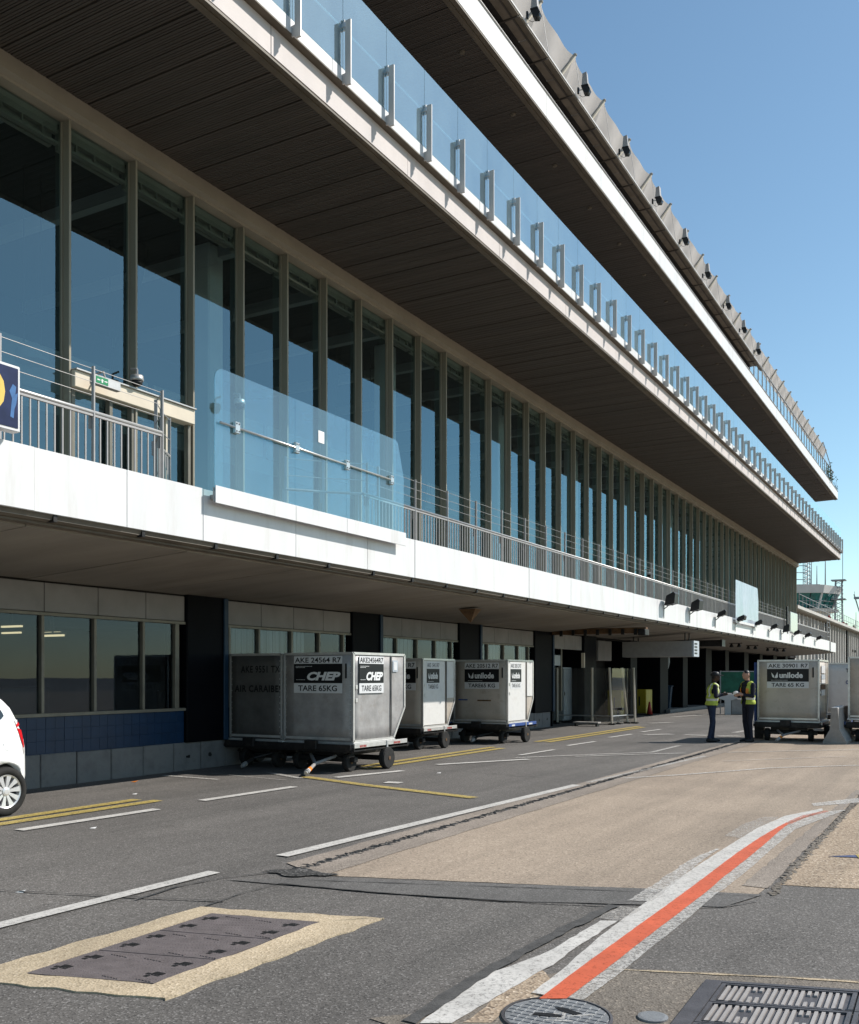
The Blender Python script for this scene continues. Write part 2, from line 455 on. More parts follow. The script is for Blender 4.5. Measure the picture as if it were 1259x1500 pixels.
def put(name, me, parent=None, loc=None, rz=0, smooth=False, label=None):
    o = bpy.data.objects.new(name, me)
    COL.objects.link(o)
    if smooth:
        for p in me.polygons: p.use_smooth = True
    if loc is not None: o.location = loc
    if rz: o.rotation_euler = (0, 0, rz)
    if parent is not None: o.parent = parent
    if label: o['label'] = label
    return o

def tag(o, label=None, cat=None, group=None, kind=None):
    if label: o['label'] = label
    if cat: o['category'] = cat
    if group: o['group'] = group
    if kind: o['kind'] = kind
    return o

def thing(name, label, cat, loc=(0, 0, 0), rz=0, group=None):
    o = bpy.data.objects.new(name, None)
    COL.objects.link(o)
    o.location = loc
    o.rotation_euler = (0, 0, rz)
    return tag(o, label, cat, group)

def copy_tree(o, parent=None):
    c = o.copy()
    COL.objects.link(c)
    if parent is not None: c.parent = parent
    for ch in list(o.children): copy_tree(ch, c)
    return c

def struct(o): o['kind'] = 'structure'; return o
def stuff(o): o['kind'] = 'stuff'; return o

def text_mesh(body, height, sx=1.0, bold=0.0, depth=0.002, shear=0.0, spacing=1.0):
    cu = bpy.data.curves.new('txt', 'FONT')
    cu.body = body
    cu.size = 1.0
    cu.resolution_u = 3
    cu.offset = bold
    cu.extrude = 0.0
    cu.shear = shear
    cu.space_character = spacing
    ob = bpy.data.objects.new('txt', cu)
    COL.objects.link(ob)
    dg = bpy.context.evaluated_depsgraph_get()
    me = bpy.data.meshes.new_from_object(ob.evaluated_get(dg))
    bpy.data.objects.remove(ob)
    bpy.data.curves.remove(cu)
    xs = [v.co.x for v in me.vertices]; ys = [v.co.y for v in me.vertices]
    x0, x1, y0, y1 = min(xs), max(xs), min(ys), max(ys)
    k = height / (y1 - y0)
    for v in me.vertices:
        v.co = ((v.co.x - x0) * k * sx, (v.co.y - y0) * k, 0)
    me.materials.clear()
    return me, (x1 - x0) * k * sx

def text(body, x0, x1, z0, z1, frame, m, parent, name='lettering', bold=0.0, shear=0.0, spacing=1.0):
    """lettering filling the rectangle x0..x1 / z0..z1 of a face frame (origin, right, up)"""
    me, w = text_mesh(body, z1 - z0, 1.0, bold, shear=shear, spacing=spacing)
    k = (x1 - x0) / w
    O, Rr, U = (Vector(q) for q in frame)
    nrm = Rr.cross(U)
    for v in me.vertices:
        v.co = O + Rr * (x0 + v.co.x * k) + U * (z0 + v.co.y) + nrm * 0.001
    me.materials.append(m)
    # one object per word: cut where the gap between letters is wide
    h = (z1 - z0)
    spans = []
    for pl in me.polygons:
        xs_ = [(me.vertices[i].co - O).dot(Rr) for i in pl.vertices]
        spans.append((min(xs_), max(xs_), pl.index))
    spans.sort()
    groups = [[]]; end = spans[0][1]
    for a, b, i in spans:
        if a - end > max(0.22 * h, 0.018) and groups[-1]: groups.append([])
        groups[-1].append(i); end = max(end, b)
    if len(groups) == 1:
        return put(name, me, parent)
    last = None
    for g in groups:
        mb = MB(); idx = {}
        for i in g:
            for q in me.polygons[i].vertices:
                if q not in idx: idx[q] = len(idx)
        mb.add([me.vertices[q].co[:] for q in idx], [[idx[q] for q in me.polygons[i].vertices] for i in g])
        w_ = bpy.data.meshes.new(name)
        w_.from_pydata(mb.v, [], mb.f); w_.materials.append(m)
        last = put(name, w_, parent)
    bpy.data.meshes.remove(me)
    return last

def quad(mb, frame, x0, x1, z0, z1, t=0.003):
    """thin plate on a face frame, its front at thickness t"""
    O, Rr, U = (Vector(q) for q in frame)
    n = Rr.cross(U)
    v = [O + Rr * a + U * b + n * d for d in (-0.002, t) for a, b in ((x0, z0), (x1, z0), (x1, z1), (x0, z1))]
    return mb.add(v, [(3, 2, 1, 0), (4, 5, 6, 7), (0, 1, 5, 4), (1, 2, 6, 5), (2, 3, 7, 6), (3, 0, 4, 7)])

def fr_off(frame, d):
    O, Rr, U = (Vector(q) for q in frame)
    return (O + Rr.cross(U) * d, Rr, U)

SHEETS = [0]
def sheet(name, poly, z, m, jag=0.0, step=0.25, parent=None):
    """flat ground sheet; jag breaks its outline up"""
    if z > 0:
        SHEETS[0] += 1
        z += SHEETS[0] * 0.00004          # no two sheets ever lie in one plane
    pts = []
    n = len(poly)
    for i in range(n):
        a = Vector(poly[i]); b = Vector(poly[(i + 1) % n])
        L = (b - a).length
        k = max(1, int(L / step)) if jag else 1
        k = min(k, 240)
        nrm = Vector((-(b - a).y, (b - a).x)).normalized() if L > 0 else Vector((0, 0))
        for j in range(k):
            p = a.lerp(b, j / k)
            if jag: p = p + nrm * random.uniform(-jag, jag)
            pts.append(p)
    bm = bmesh.new()
    vv = [bm.verts.new((p.x, p.y, z)) for p in pts]
    f = bm.faces.new(vv)
    bmesh.ops.recalc_face_normals(bm, faces=[f])
    if f.normal.z < 0: bmesh.ops.reverse_faces(bm, faces=[f])
    bmesh.ops.triangulate(bm, faces=[f])
    me = bpy.data.meshes.new(name)
    bm.to_mesh(me); bm.free()
    me.materials.append(m)
    o = put(name, me, parent)
    if parent is None: struct(o)
    return o

# ================================================================ SETTING: the ground
ground = sheet('asphalt_ground', [(-400, -300), (500, -300), (500, 900), (-400, 900)], 0.0, M['asphalt'])
Z1, Z2, Z3, Z4 = 0.004, 0.008, 0.012, 0.016
apron = sheet('concrete_apron', [(-4.826, 6.67), (-2.294, 7.499), (-1.439, 7.735), (-1.40, 14.6), (-1.40, 40), (-1.4, 140), (-4.6, 140), (-4.78, 24.2), (-4.86, 14)], Z1, M['tan'], 0.012, 0.2)
sheet('concrete_apron', [(-1.375, 8.189), (-0.785, 8.35), (0.6, 8.9), (8, 10.5), (60, 21), (60, 140), (-1.33, 140), (-1.33, 14.6)], Z1, M['tan2'], 0.012, 0.2)
# the open joint between the two slabs, broken edges and stones in it
jm = MB()
y = 7.8
while y < 40:
    for k in range(2):
        r = random.uniform(0.008, 0.026); cx = -1.365 + random.gauss(0, .018); cy = y + random.uniform(-.02, .02)
        n_ = 6
        pts = [(cx + r * random.uniform(.6, 1.2) * math.cos(q / n_ * 6.283), cy + 1.5 * r * random.uniform(.6, 1.2) * math.sin(q / n_ * 6.283)) for q in range(n_)]
        jm.prism(pts, 0.003, random.uniform(0.005, 0.010), 'z')
    y += 0.026
stuff(jm.build('joint_filler', M['brown_conc'], apron))
sheet('grey_joint_strip', [(-1.62, 8.0), (-1.42, 8.0), (-1.42, 15.5), (-1.50, 15.5)], Z2, M['greytan'], 0.012, 0.12)
# grey strips along the drain joint
sheet('grey_drain_strip', [(-5.40, 6.95), (-4.80, 6.62), (-4.75, 24.2), (-4.55, 80), (-5.2, 80), (-5.34, 24.2)], Z2, M['greytan'], 0.012, 0.2)
# black bristly strip in the drain joint: nobody could count its lumps
dm = MB()
y = 6.72
while y < 60:
    s_ = 0.035 + 0.02 * random.random()
    big = 1 if y < 26 else 2.2
    for k in range(4 if big == 1 else 3):
        cx = -5.14 + random.gauss(0, 0.024); cy = y + random.uniform(-0.03, 0.03) * big
        a = random.uniform(-0.9, 0.9) if random.random() < .7 else random.uniform(0, 6.28)
        L_ = random.uniform(0.02, 0.058) * (1 if big == 1 else 1.3); w = random.uniform(0.003, 0.0075) * big
        h = random.uniform(0.008, 0.017)
        dx, dy = math.cos(a) * L_, math.sin(a) * L_
        nx, ny = -math.sin(a) * w, math.cos(a) * w
        dm.add([(cx - dx - nx, cy - dy - ny, 0.006), (cx + dx - nx, cy + dy - ny, 0.006), (cx + dx + nx, cy + dy + ny, 0.006), (cx - dx + nx, cy - dy + ny, 0.006), (cx - dx * .5, cy - dy * .5, h), (cx + dx * .5, cy + dy * .5, h)],
               [(0, 1, 5, 4), (2, 3, 4, 5), (1, 2, 5), (3, 0, 4)])
    y += 0.028 * big
stuff(tag(dm.build('drain_brush', M['tar']), 'black bristly strip filling the long drain joint beside the tan concrete', 'drain strip'))
sheet('tar_patch', [(-5.347, 6.54), (-5.135, 6.794), (-4.684, 6.75), (-4.977, 6.49)], Z3, M['gravel'], 0.03, 0.05)
# newer asphalt band crossing under the red line and its tar-sealed edges
sheet('asphalt_band', [(-5.404, 6.125), (-4.596, 6.643), (-2.294, 7.499), (-1.412, 7.751), (-1.589, 7.198), (-2.966, 6.616), (-4.002, 6.343), (-4.96, 6.196)], Z2, M['asphalt_new'], 0.006, 0.15)
def seam(pts, w, name='tar_seam', z=Z3, m='tar', jag=0.008):
    P = [Vector(p) for p in pts]
    L_, R_ = [], []
    for i, p in enumerate(P):
        d = (P[min(i + 1, len(P) - 1)] - P[max(i - 1, 0)]).normalized()
        n = Vector((-d.y, d.x)) * (w / 2)
        L_.append(p + n); R_.append(p - n)
    return sheet(name, [q[:] for q in L_ + R_[::-1]], z, M[m], jag, 0.1)
seam([(-6.677, 4.942), (-5.826, 5.207), (-5.394, 5.347), (-4.883, 5.535)], 0.02)
seam([(-4.96, 6.376), (-3.463, 6.924), (-2.258, 7.381), (-1.435, 7.659)], 0.010)
seam([(-4.899, 5.331), (-4.943, 5.758), (-4.911, 6.223), (-4.002, 6.343), (-2.957, 6.597), (-2.013, 6.912), (-1.585, 7.177), (-1.405, 7.497)], 0.015)
seam([(-5.496, 5.239), (-5.555, 5.744), (-5.459, 6.187), (-5.251, 6.56)], 0.02)
# slow tar-sealed cut along the edge of the white band
seam([(-2.395, 4.045), (-2.418, 4.752), (-2.392, 5.707), (-2.3, 6.845)], 0.085, jag=0.012)
# patch of old brown concrete around the covers
sheet('old_concrete_patch', [(-1.791, 5.39), (-0.551, 5.86), (0.4, 6.4), (1.2, 4.0), (-1.2, 3.6), (-2.6, 4.0), (-2.2, 4.399), (-2.194, 4.989), (-2.03, 5.196)], Z1, M['brown_conc'], 0.015, 0.12)
sheet('stony_patch', [(-2.163, 4.176), (-2.211, 4.951), (-2.197, 5.191), (-2.055, 5.011), (-2, 4.653), (-2.068, 4.404), (-2.047, 4.242)], 0.0055, M['tan2'], 0.012, 0.08)
# thin tan seam along that patch
seam([(-1.872, 5.329), (-1.369, 5.511), (-0.917, 5.681), (-0.545, 5.795)], 0.02, 'mortar_seam', Z2, 'cream_conc')

# painted lines
def line(pts, w, m='white_line', name='white_line', z=Z3, jag=0.0):
    return seam(pts, w, name, z, m, jag)
line([(-5.75, -2), (-5.74, 4.25), (-5.69, 6.31)], 0.14)
line([(-5.64, 7.18), (-5.335, 14.1)], 0.15)
line([(-5.30, 14.5), (-4.9, 20.5)], 0.10, 'white_worn')
line([(-9.09, 6.965), (-9.0, 8.925)], 0.16)
line([(-9.09, 9.83), (-9.0, 11.755)], 0.16)
line([(-9.209, 13.152), (-8.831, 14.676)], 0.17)
line([(-8.872, 16.003), (-7.824, 17.961)], 0.17)
line([(-9.09, 3.9), (-9.09, 5.9)], 0.13)
line([(-8.39, 18.789), (-8.327, 20.551)], 0.12)
line([(-8.524, 21.911), (-8.441, 23.611)], 0.12)
line([(-8.656, 25.36), (-8.591, 27.155)], 0.12)
line([(-8.652, 28.278), (-8.565, 30.005)], 0.12)
line([(-8.198, 18.12), (-7.084, 19.729), (-6.158, 20.881), (-6.181, 23.233)], 0.12, 'white_worn')
line([(-7.241, 19.042), (-6.318, 20.161), (-5.468, 21.057)], 0.12, 'white_worn')
line([(-8.11, 12.954), (-7.843, 12.994)], 0.22)
# white hatch under the nearest trolley
line([(-10.665, 13.229), (-9.658, 12.777)], 0.12, 'white_worn')
line([(-11.464, 12.644), (-9.662, 12.42)], 0.05, 'white_faint')
line([(-11.936, 11.988), (-10.693, 11.955)], 0.10, 'white_worn')
for a, b in (((955, 1059), (985, 1058)), ((940, 1075), (985, 1075)), ((1003, 1076), (1032, 1077)), ((1050, 1078), (1085, 1078)), ((975, 1049), (1040, 1046)), ((1010, 1066), (1040, 1061))):
    pass
line([(-10.005, 33.672), (-9.442, 34.56)], 0.35, 'white_worn')
line([(-8.169, 27.025), (-7.575, 27.728)], 0.35, 'white_worn')
line([(-7.182, 27.582), (-6.545, 27.582)], 0.35, 'white_worn')
line([(-6.205, 27.422), (-5.673, 27.723)], 0.35, 'white_worn')
line([(-10.68, 39.092), (-10.001, 42.642)], 0.25, 'white_worn')
line([(-6.152, 29.293), (-5.979, 31.911)], 0.2, 'white_worn')
line([(-5.001, 15.405), (-4.31, 16.419), (-3.212, 18.425), (-1.862, 19.799)], 0.11, 'white_worn')
line([(-4.289, 19.423), (-3.216, 20.744), (-2.302, 21.829)], 0.10, 'white_faint')
line([(-4.73, 21.687), (-3.668, 22.725), (-2.255, 23.977)], 0.10, 'white_worn')
Yw = 0.19
line([(-10.05, -1), (-9.93, 7.2), (-9.93, 9.48)], Yw, 'yellow_line', 'yellow_line')
line([(-9.70, -1), (-9.64, 7.1), (-9.61, 9.56)], Yw, 'yellow_line', 'yellow_line')
line([(-9.93, 15.0), (-9.88, 20.6)], Yw, 'yellow_line', 'yellow_line')
line([(-9.60, 14.6), (-9.55, 20.4)], Yw, 'yellow_line', 'yellow_line')
line([(-9.72, 22.8), (-9.7, 31.5)], Yw, 'yellow_line', 'yellow_line')
line([(-9.42, 22.8), (-9.4, 31)], Yw, 'yellow_line', 'yellow_line')
line([(-9.718, 12.988), (-8.185, 12.477), (-6.005, 11.902)], 0.19, 'yellow_line', 'yellow_line')
# red line with its white borders; the older white band to its left
redc = [(-1.883, 4.648), (-1.877, 5.342), (-1.798, 6.849), (-1.766, 7.998), (-1.748, 9.599), (-1.786, 11.063)]
def strip_lr(L_, R_, name, m, z, jag=0.006):
    return sheet(name, list(L_) + list(R_)[::-1], z, M[m], jag, 0.08)
strip_lr([(-2.041, 4.729), (-2.053, 5.213), (-2.094, 5.857), (-2.115, 6.67), (-2.125, 7.483), (-2.126, 8.56), (-2.109, 9.731), (-2.073, 11.062), (-1.967, 12.186), (-1.662, 13.104)],
         [(-1.961, 4.725), (-1.959, 5.295), (-1.953, 5.973), (-1.942, 6.768), (-1.926, 7.623), (-1.923, 8.815), (-1.919, 9.503), (-1.894, 10.399), (-1.854, 11.579), (-1.629, 12.911)], 'white_border_line', 'white_line', Z3, 0.003)
strip_lr([(-1.862, 4.707), (-1.85, 5.372), (-1.848, 5.996), (-1.839, 6.894), (-1.831, 7.649), (-1.837, 8.168), (-1.833, 9.197), (-1.833, 10.063), (-1.842, 11.414), (-1.613, 12.782)],
         [(-1.762, 4.763), (-1.74, 5.273), (-1.734, 5.937), (-1.721, 6.738), (-1.725, 7.6), (-1.708, 7.829), (-1.694, 8.701), (-1.699, 9.709), (-1.696, 11.167), (-1.383, 13.119)], 'white_border_line', 'white_worn', Z3, 0.003)
strip_lr([(-1.967, 4.648), (-1.971, 5.259), (-1.965, 5.93), (-1.956, 6.715), (-1.948, 7.583), (-1.949, 8.8), (-1.946, 9.447), (-1.929, 10.331), (-1.889, 11.166), (-1.856, 11.636)],
         [(-1.843, 4.718), (-1.829, 5.383), (-1.825, 6.009), (-1.813, 6.908), (-1.803, 7.665), (-1.812, 8.182), (-1.805, 9.213), (-1.809, 10.077), (-1.823, 10.99), (-1.819, 11.541)], 'red_line', 'red_line', Z4, 0.002)
strip_lr([(-1.868, 11.571), (-1.788, 12.287), (-1.585, 12.936)], [(-1.797, 11.496), (-1.727, 12.131), (-1.554, 12.816)], 'red_line', 'red_faint', Z4, 0.004)
strip_lr([(-2.342, 4.054), (-2.374, 4.467), (-2.397, 4.888), (-2.328, 5.193), (-2.263, 5.485), (-2.235, 6.363)], [(-2.206, 4.13), (-2.185, 4.586), (-2.165, 4.922), (-2.138, 5.255), (-2.146, 5.619), (-2.129, 6.423)], 'white_band', 'white_line', Z2, 0.006)
strip_lr([(-2.252, 7.019), (-2.243, 7.699), (-2.259, 8.844), (-2.177, 9.564)], [(-2.09, 7.086), (-2.102, 7.692), (-2.15, 8.905), (-2.146, 9.54)], 'white_band', 'white_worn', Z3, 0.012)
strip_lr([(-2.277, 10.377), (-2.275, 11.341), (-2.171, 12.007)], [(-2.067, 10.301), (-2.043, 11.3), (-2.014, 12.095)], 'white_band', 'white_faint', Z2, 0.012)
strip_lr([(-1.851, 13.595), (-1.365, 14.519)], [(-1.781, 13.329), (-1.314, 13.976)], 'white_band', 'white_worn', Z2, 0.01)
# tip of a dark blue painted panel with a yellow mark at the edge of the frame
bp_ = sheet('blue_painted_panel', [(-1.18, 9.681), (-0.18, 10.55), (0.55, 10.62), (0.6, 10.15)], Z2, M['blue_paint'], 0.004, 0.1)
strip_lr([(-0.959, 9.884), (-0.35, 10.3)], [(-0.919, 9.713), (-0.33, 10.15)], 'yellow_mark', 'yellow_line', Z3, 0.0)
line([(-2.188, 6.41), (-2.165, 6.826)], 0.16, 'white_faint', 'white_band', Z3, 0.012)
# small litter
lt = MB()
for px_ in ((-10.483, 9.903), (-8.128, 14.66), (-8.553, 7.461), (-6.532, 4.969)):
    a, b = px_
    lt.add([(a, b, 0.004), (a + .07, b + .02, 0.004), (a + .05, b + .06, 0.016), (a - .01, b + .04, 0.006)], [(0, 1, 2, 3)])
stuff(tag(lt.build('litter', M['paper']), 'scraps of white paper litter on the asphalt', 'litter'))
lf = MB()
a, b = (-11.674, 11.056)
lf.add([(a - .05, b, 0.004), (a + .06, b - .02, 0.004), (a + .07, b + .05, 0.03), (a - .02, b + .05, 0.012)], [(0, 1, 2, 3)])
tag(lf.build('leaf', M['orange']), 'dry orange leaf lying on the asphalt below the blue wall', 'leaf')

# ================================================================ TERMINAL BUILDING
XW, XF = -12.3, -8.8          # glazed wall plane, slab edge plane
Y0, YE = 2.0, 81.0            # built length of the wall
B = thing('terminal_building', 'long three storey airport terminal with glass facade and cantilevered white edged slabs', 'building', (0, 0, 0))
def yend(x): return 79.8 + (XF - x) * 0.34
def yroof(x): return 78.05 + (XF - x) * 0.14        # the far ends of the slabs run skew

# ---- ground floor, first bay
def shared(parts_fn, name, m, places, parent=B, rz=None):
    """alike pieces: one mesh, many objects"""
    me = parts_fn.mesh(name, m)
    out = []
    for (x, y, z) in places:
        o = put(name, me, parent, (x, y, z))
        out.append(o)
    return out
# concrete plinth in blocks with fine joints
ys = [2.8, 3.5, 4.2, 4.9, 5.6, 6.3, 7.0, 7.7, 8.4, 9.1, 9.81, 10.49, 11.18, 11.88, 12.60, 13.29, 13.95]
yy = 13.95
while yy < 30.0:
    yy += 0.70; ys.append(min(yy, 30.2))
for a, b in zip(ys, ys[1:]):
    if b - a < 0.1: continue
    p = MB()
    p.cbox(XW - 0.5, XW + random.uniform(-0.006, 0.006), a + 0.006, b - 0.006, -0.3, 0.50 + random.uniform(-0.004, 0.004), 0.012)
    o = p.build('plinth_block', M['plinth'], B)
    # lifting hole with its chipped edge
    if random.random() < 0.85:
        h = MB(); cy = (a + b) / 2 + random.uniform(-.1, .1); cz = 0.26 + random.uniform(-.02, .02)
        pts = []
        for k in range(9):
            t = k / 9 * 6.28; r = random.uniform(0.022, 0.05)
            pts.append((cy + r * 1.3 * math.cos(t), cz + r * math.sin(t)))
        h.prism(pts, XW - 0.02, XW + 0.009, 'x')
        h.build('lifting_hole', M['black'], o)
# blue tiles, three courses
tile = MB(); tile.cbox(-0.03, 0.0, 0.002, 0.1705, 0.002, 0.184, 0.002)
tiles = []
for row in range(3):
    for k in range(33):
        tiles.append((XW - 0.015 + random.uniform(-.003, .003), 7.15 + k * 0.1725, 0.512 + row * 0.186))
shared(tile, 'blue_tile', M['blue_tile'], tiles)
MB().box(XW - 0.3, XW - 0.022, Y0, 12.87, 0.50, 1.09).build('tile_backing', M['blue_tile'], B)
MB().box(XW - 0.2, XW + 0.03, Y0, 12.87, 1.075, 1.125).build('window_sill', M['frame'], B)
# office windows
WJ = [6.6, 7.7, 8.75, 9.835, 10.839, 11.878, 12.70]
for a, b in zip(WJ, WJ[1:]):
    MB().box(XW - 0.06, XW - 0.045, a + 0.02, b - 0.02, 1.125, 2.64).build('window_pane', M['glass_low'], B)
    MB().cbox(XW - 0.08, XW + 0.015, a - 0.025, a + 0.03, 1.125, 2.62, 0.006).build('window_mullion', M['frame'], B)
MB().cbox(XW - 0.08, XW + 0.015, 12.62, 12.72, 1.125, 2.62, 0.006).build('window_mullion', M['frame'], B)
MB().box(XW - 0.08, XW + 0.02, Y0, 12.87, 2.62, 2.665).build('window_head', M['frame'], B)
# grey panels above
PJ = [5.8, 6.85, 7.85, 8.85, 9.872, 10.909, 11.94, 12.87]
for a, b in zip(PJ, PJ[1:]):
    MB().cbox(XW - 0.1, XW, a + 0.006, b - 0.006, 2.675, 3.12, 0.006).build('wall_panel', M['wall_grey'], B)
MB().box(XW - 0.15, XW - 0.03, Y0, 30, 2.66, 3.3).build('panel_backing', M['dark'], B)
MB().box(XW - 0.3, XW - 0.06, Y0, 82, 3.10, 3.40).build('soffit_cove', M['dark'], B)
# pilasters and further bays
PIL = [(12.87, 13.95), (18.15, 19.42), (23.38, 24.75), (28.6, 30.2)]
for (a, b) in PIL:
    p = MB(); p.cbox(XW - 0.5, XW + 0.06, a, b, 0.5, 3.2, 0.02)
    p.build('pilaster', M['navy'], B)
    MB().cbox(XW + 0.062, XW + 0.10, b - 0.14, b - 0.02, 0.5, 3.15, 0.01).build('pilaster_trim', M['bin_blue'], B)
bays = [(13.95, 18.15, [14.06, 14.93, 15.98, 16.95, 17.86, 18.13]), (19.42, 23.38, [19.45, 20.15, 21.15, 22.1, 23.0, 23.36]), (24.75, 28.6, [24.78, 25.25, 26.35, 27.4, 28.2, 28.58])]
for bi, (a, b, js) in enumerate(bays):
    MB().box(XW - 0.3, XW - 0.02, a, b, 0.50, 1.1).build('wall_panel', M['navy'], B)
    n = 4
    for k in range(n):
        u = a + (b - a) * k / n; v = a + (b - a) * (k + 1) / n
        MB().cbox(XW - 0.1, XW, u + 0.006, v - 0.006, 2.675, 3.12, 0.006).build('wall_panel', M['wall_grey'], B)
    MB().box(XW - 0.08, XW + 0.02, a, b, 2.62, 2.665).build('window_head', M['frame'], B)
    for j, (u, v) in enumerate(zip(js, js[1:])):
        MB().box(XW - 0.06, XW - 0.045, u + 0.02, v - 0.02, 1.1, 2.62).build('window_pane', M['glass_low'], B)
        MB().cbox(XW - 0.08, XW + 0.015, u - 0.03, u + 0.03, 1.1, 2.62, 0.006).build('window_mullion', M['frame'], B)
        if j in ((0, 1, 2, 4), (0, 1, 3), (0, 1, 3, 4))[bi]:
            w = MB(); m_ = 10; e = (v - u) * (1.0 if j != 2 else 0.66)
            for q in range(m_):
                t0 = u + e * q / m_; t1 = u + e * (q + 1) / m_
                w.box(XW - 0.16 - 0.015 * (q % 2), XW - 0.15 - 0.015 * (q % 2), t0, t1, 1.1, 2.62)
            w.build('blind', M['blind'], B)
# room behind the office windows
MB().box(-21.6, -21.5, Y0, 30, -0.2, 3.1).build('room_wall', M['room'], B)
MB().box(-21.6, XW - 0.3, Y0, 30, 2.95, 3.1).build('room_ceiling', M['room_ceil'], B)
MB().box(-21.6, XW - 0.3, Y0, 30, -0.1, 0.02).build('room_floor', M['dark'], B)
for yy in (3.0, 19.0, 24.1, 29.4):
    MB().box(-21.5, XW - 0.1, yy, yy + 0.12, 0.0, 2.95).build('partition', M['room'], B)
lampm = MB(); lampm.box(-0.28, 0.28, -0.03, 0.03, -0.035, -0.002)
for (x, y, z) in ((-16.5, 13.4, 2.60), (-17.2, 13.0, 2.60), (-18.0, 14.6, 2.62), (-16.0, 12.1, 2.66), (-14.6, 11.9, 2.45)):
    o = put('ceiling_tube', lampm.mesh('ceiling_tube', M['tube']), B, (x, y, z))
    MB().box(x - .30, x + .30, y - .05, y + .06, z, z + .04).box(x - .01, x + .01, y - .01, y + .01, z + .04, 2.95).build('tube_holder', M['steel_d'], B)
for (x, y, w) in ((-15.4, 9.8, .9), (-16.6, 12.6, 1.1), (-14.6, 15.2, .8), (-18.2, 11.4, 1.4)):
    MB().cbox(x - .35, x + .35, y - w / 2, y + w / 2, 0, 1.2 + .25 * w, .02).build('office_cabinet', M['wall_grey'], B)

# ---- deep loading recess beyond the fourth pilaster
XR = -13.3
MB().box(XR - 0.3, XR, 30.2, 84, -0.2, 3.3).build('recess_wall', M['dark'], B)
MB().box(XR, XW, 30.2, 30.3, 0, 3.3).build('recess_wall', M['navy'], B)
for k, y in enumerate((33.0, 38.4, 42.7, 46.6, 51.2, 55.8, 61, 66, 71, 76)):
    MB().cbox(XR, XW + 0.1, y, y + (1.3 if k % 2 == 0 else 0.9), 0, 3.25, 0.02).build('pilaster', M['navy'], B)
for y in (40.6, 44.9, 49.2, 53.6, 58.6, 63.6, 68.5, 73.5):
    MB().cbox(XR, XR + 0.12, y - 0.5, y + 0.6, 0.1, 2.6, 0.01).build('recess_door', M['navy'], B)
    MB().cbox(XR, XR + 0.16, y + 0.8, y + 1.25, 0.1, 2.7, 0.01).build('recess_post', M['wall_grey'], B)
MB().cbox(XR, XR + 0.5, 36.2, 37.8, 2.3, 3.1, 0.02).build('recess_beam', M['wall_grey'], B)
MB().box(XR, XW + 0.3, 43.6, 84, -0.2, 0.16).build('recess_kerb', M['plinth'], B)
# wall panels still reading as panels over the openings
for k in range(10):
    a = 30.3 + k * 1.02
    if a < 34: MB().cbox(XW - 0.1, XW, a, a + 1.0, 2.62, 3.12, 0.006).build('wall_panel', M['wall_grey'], B)
MB().cbox(XW - 0.1, XW + 0.01, 31.0, 31.08, 0.5, 2.62, 0.005).build('window_mullion', M['frame'], B)
MB().box(XW - 0.09, XW - 0.02, 30.4, 31.0, 2.05, 2.6).build('window_pane', M['blind'], B)
MB().box(XW - 0.09, XW - 0.02, 30.4, 31.0, 2.4, 2.6).build('wall_panel', M['frame'], B)

# ---- deck (first floor) slab
dk = MB()
dk.prism([(XW - 6, Y0), (XF - 0.05, Y0), (XF - 0.05, 76.6), (XW, 79.4), (XW - 6, 79.4)], 3.42, 3.72, 'z')
dk.build('deck_slab', M['deck_soffit'], B)
# soffit panels, very slightly folded along their joints
yy = 2.0
k = 0
while yy < 76:
    w = (2.46, 2.6, 2.5)[k % 3]
    y2 = min(yy + w, 76.4)
    dz = random.uniform(-0.006, 0.006)
    p = MB()
    p.add([(XF - 0.30, yy + .006, 3.352 + dz), (XF - 0.30, y2 - .006, 3.352 - dz), (XW - 0.02, y2 - .006, 3.150 - dz), (XW - 0.02, yy + .006, 3.150 + dz),
           (XF - 0.30, yy + .006, 3.41), (XF - 0.30, y2 - .006, 3.41), (XW - 0.02, y2 - .006, 3.41), (XW - 0.02, yy + .006, 3.41)],
          [(0, 1, 2, 3), (4, 7, 6, 5), (0, 4, 5, 1), (1, 5, 6, 2), (2, 6, 7, 3), (3, 7, 4, 0)])
    p.build('soffit_panel', M['deck_soffit'], B)
    yy = y2; k += 1
# edge beam under the fascia: recess, brown bar lengths with brackets
MB().box(XF - 0.30, XF - 0.16, Y0, 76.5, 3.375, 3.46).build('edge_beam', M['trim'], B)
bar = MB(); bar.prism([(XF - 0.15, 3.46), (XF - 0.03, 3.46), (XF - 0.03, 3.475), (XF - 0.05, 3.425), (XF - 0.13, 3.40), (XF - 0.15, 3.42)], 0.03, 1.27, 'y')
bme = bar.mesh('gutter_bar', M['trim'])
brk = MB().box(XF - 0.145, XF - 0.02, -0.03, 0.02, 3.40, 3.475).mesh('gutter_bracket', M['black_metal'])
y = 2.03
while y < 76:
    put('gutter_bar', bme, B, (0, y, 0)); put('gutter_bracket', brk, B, (0, y, 0)); y += 1.3
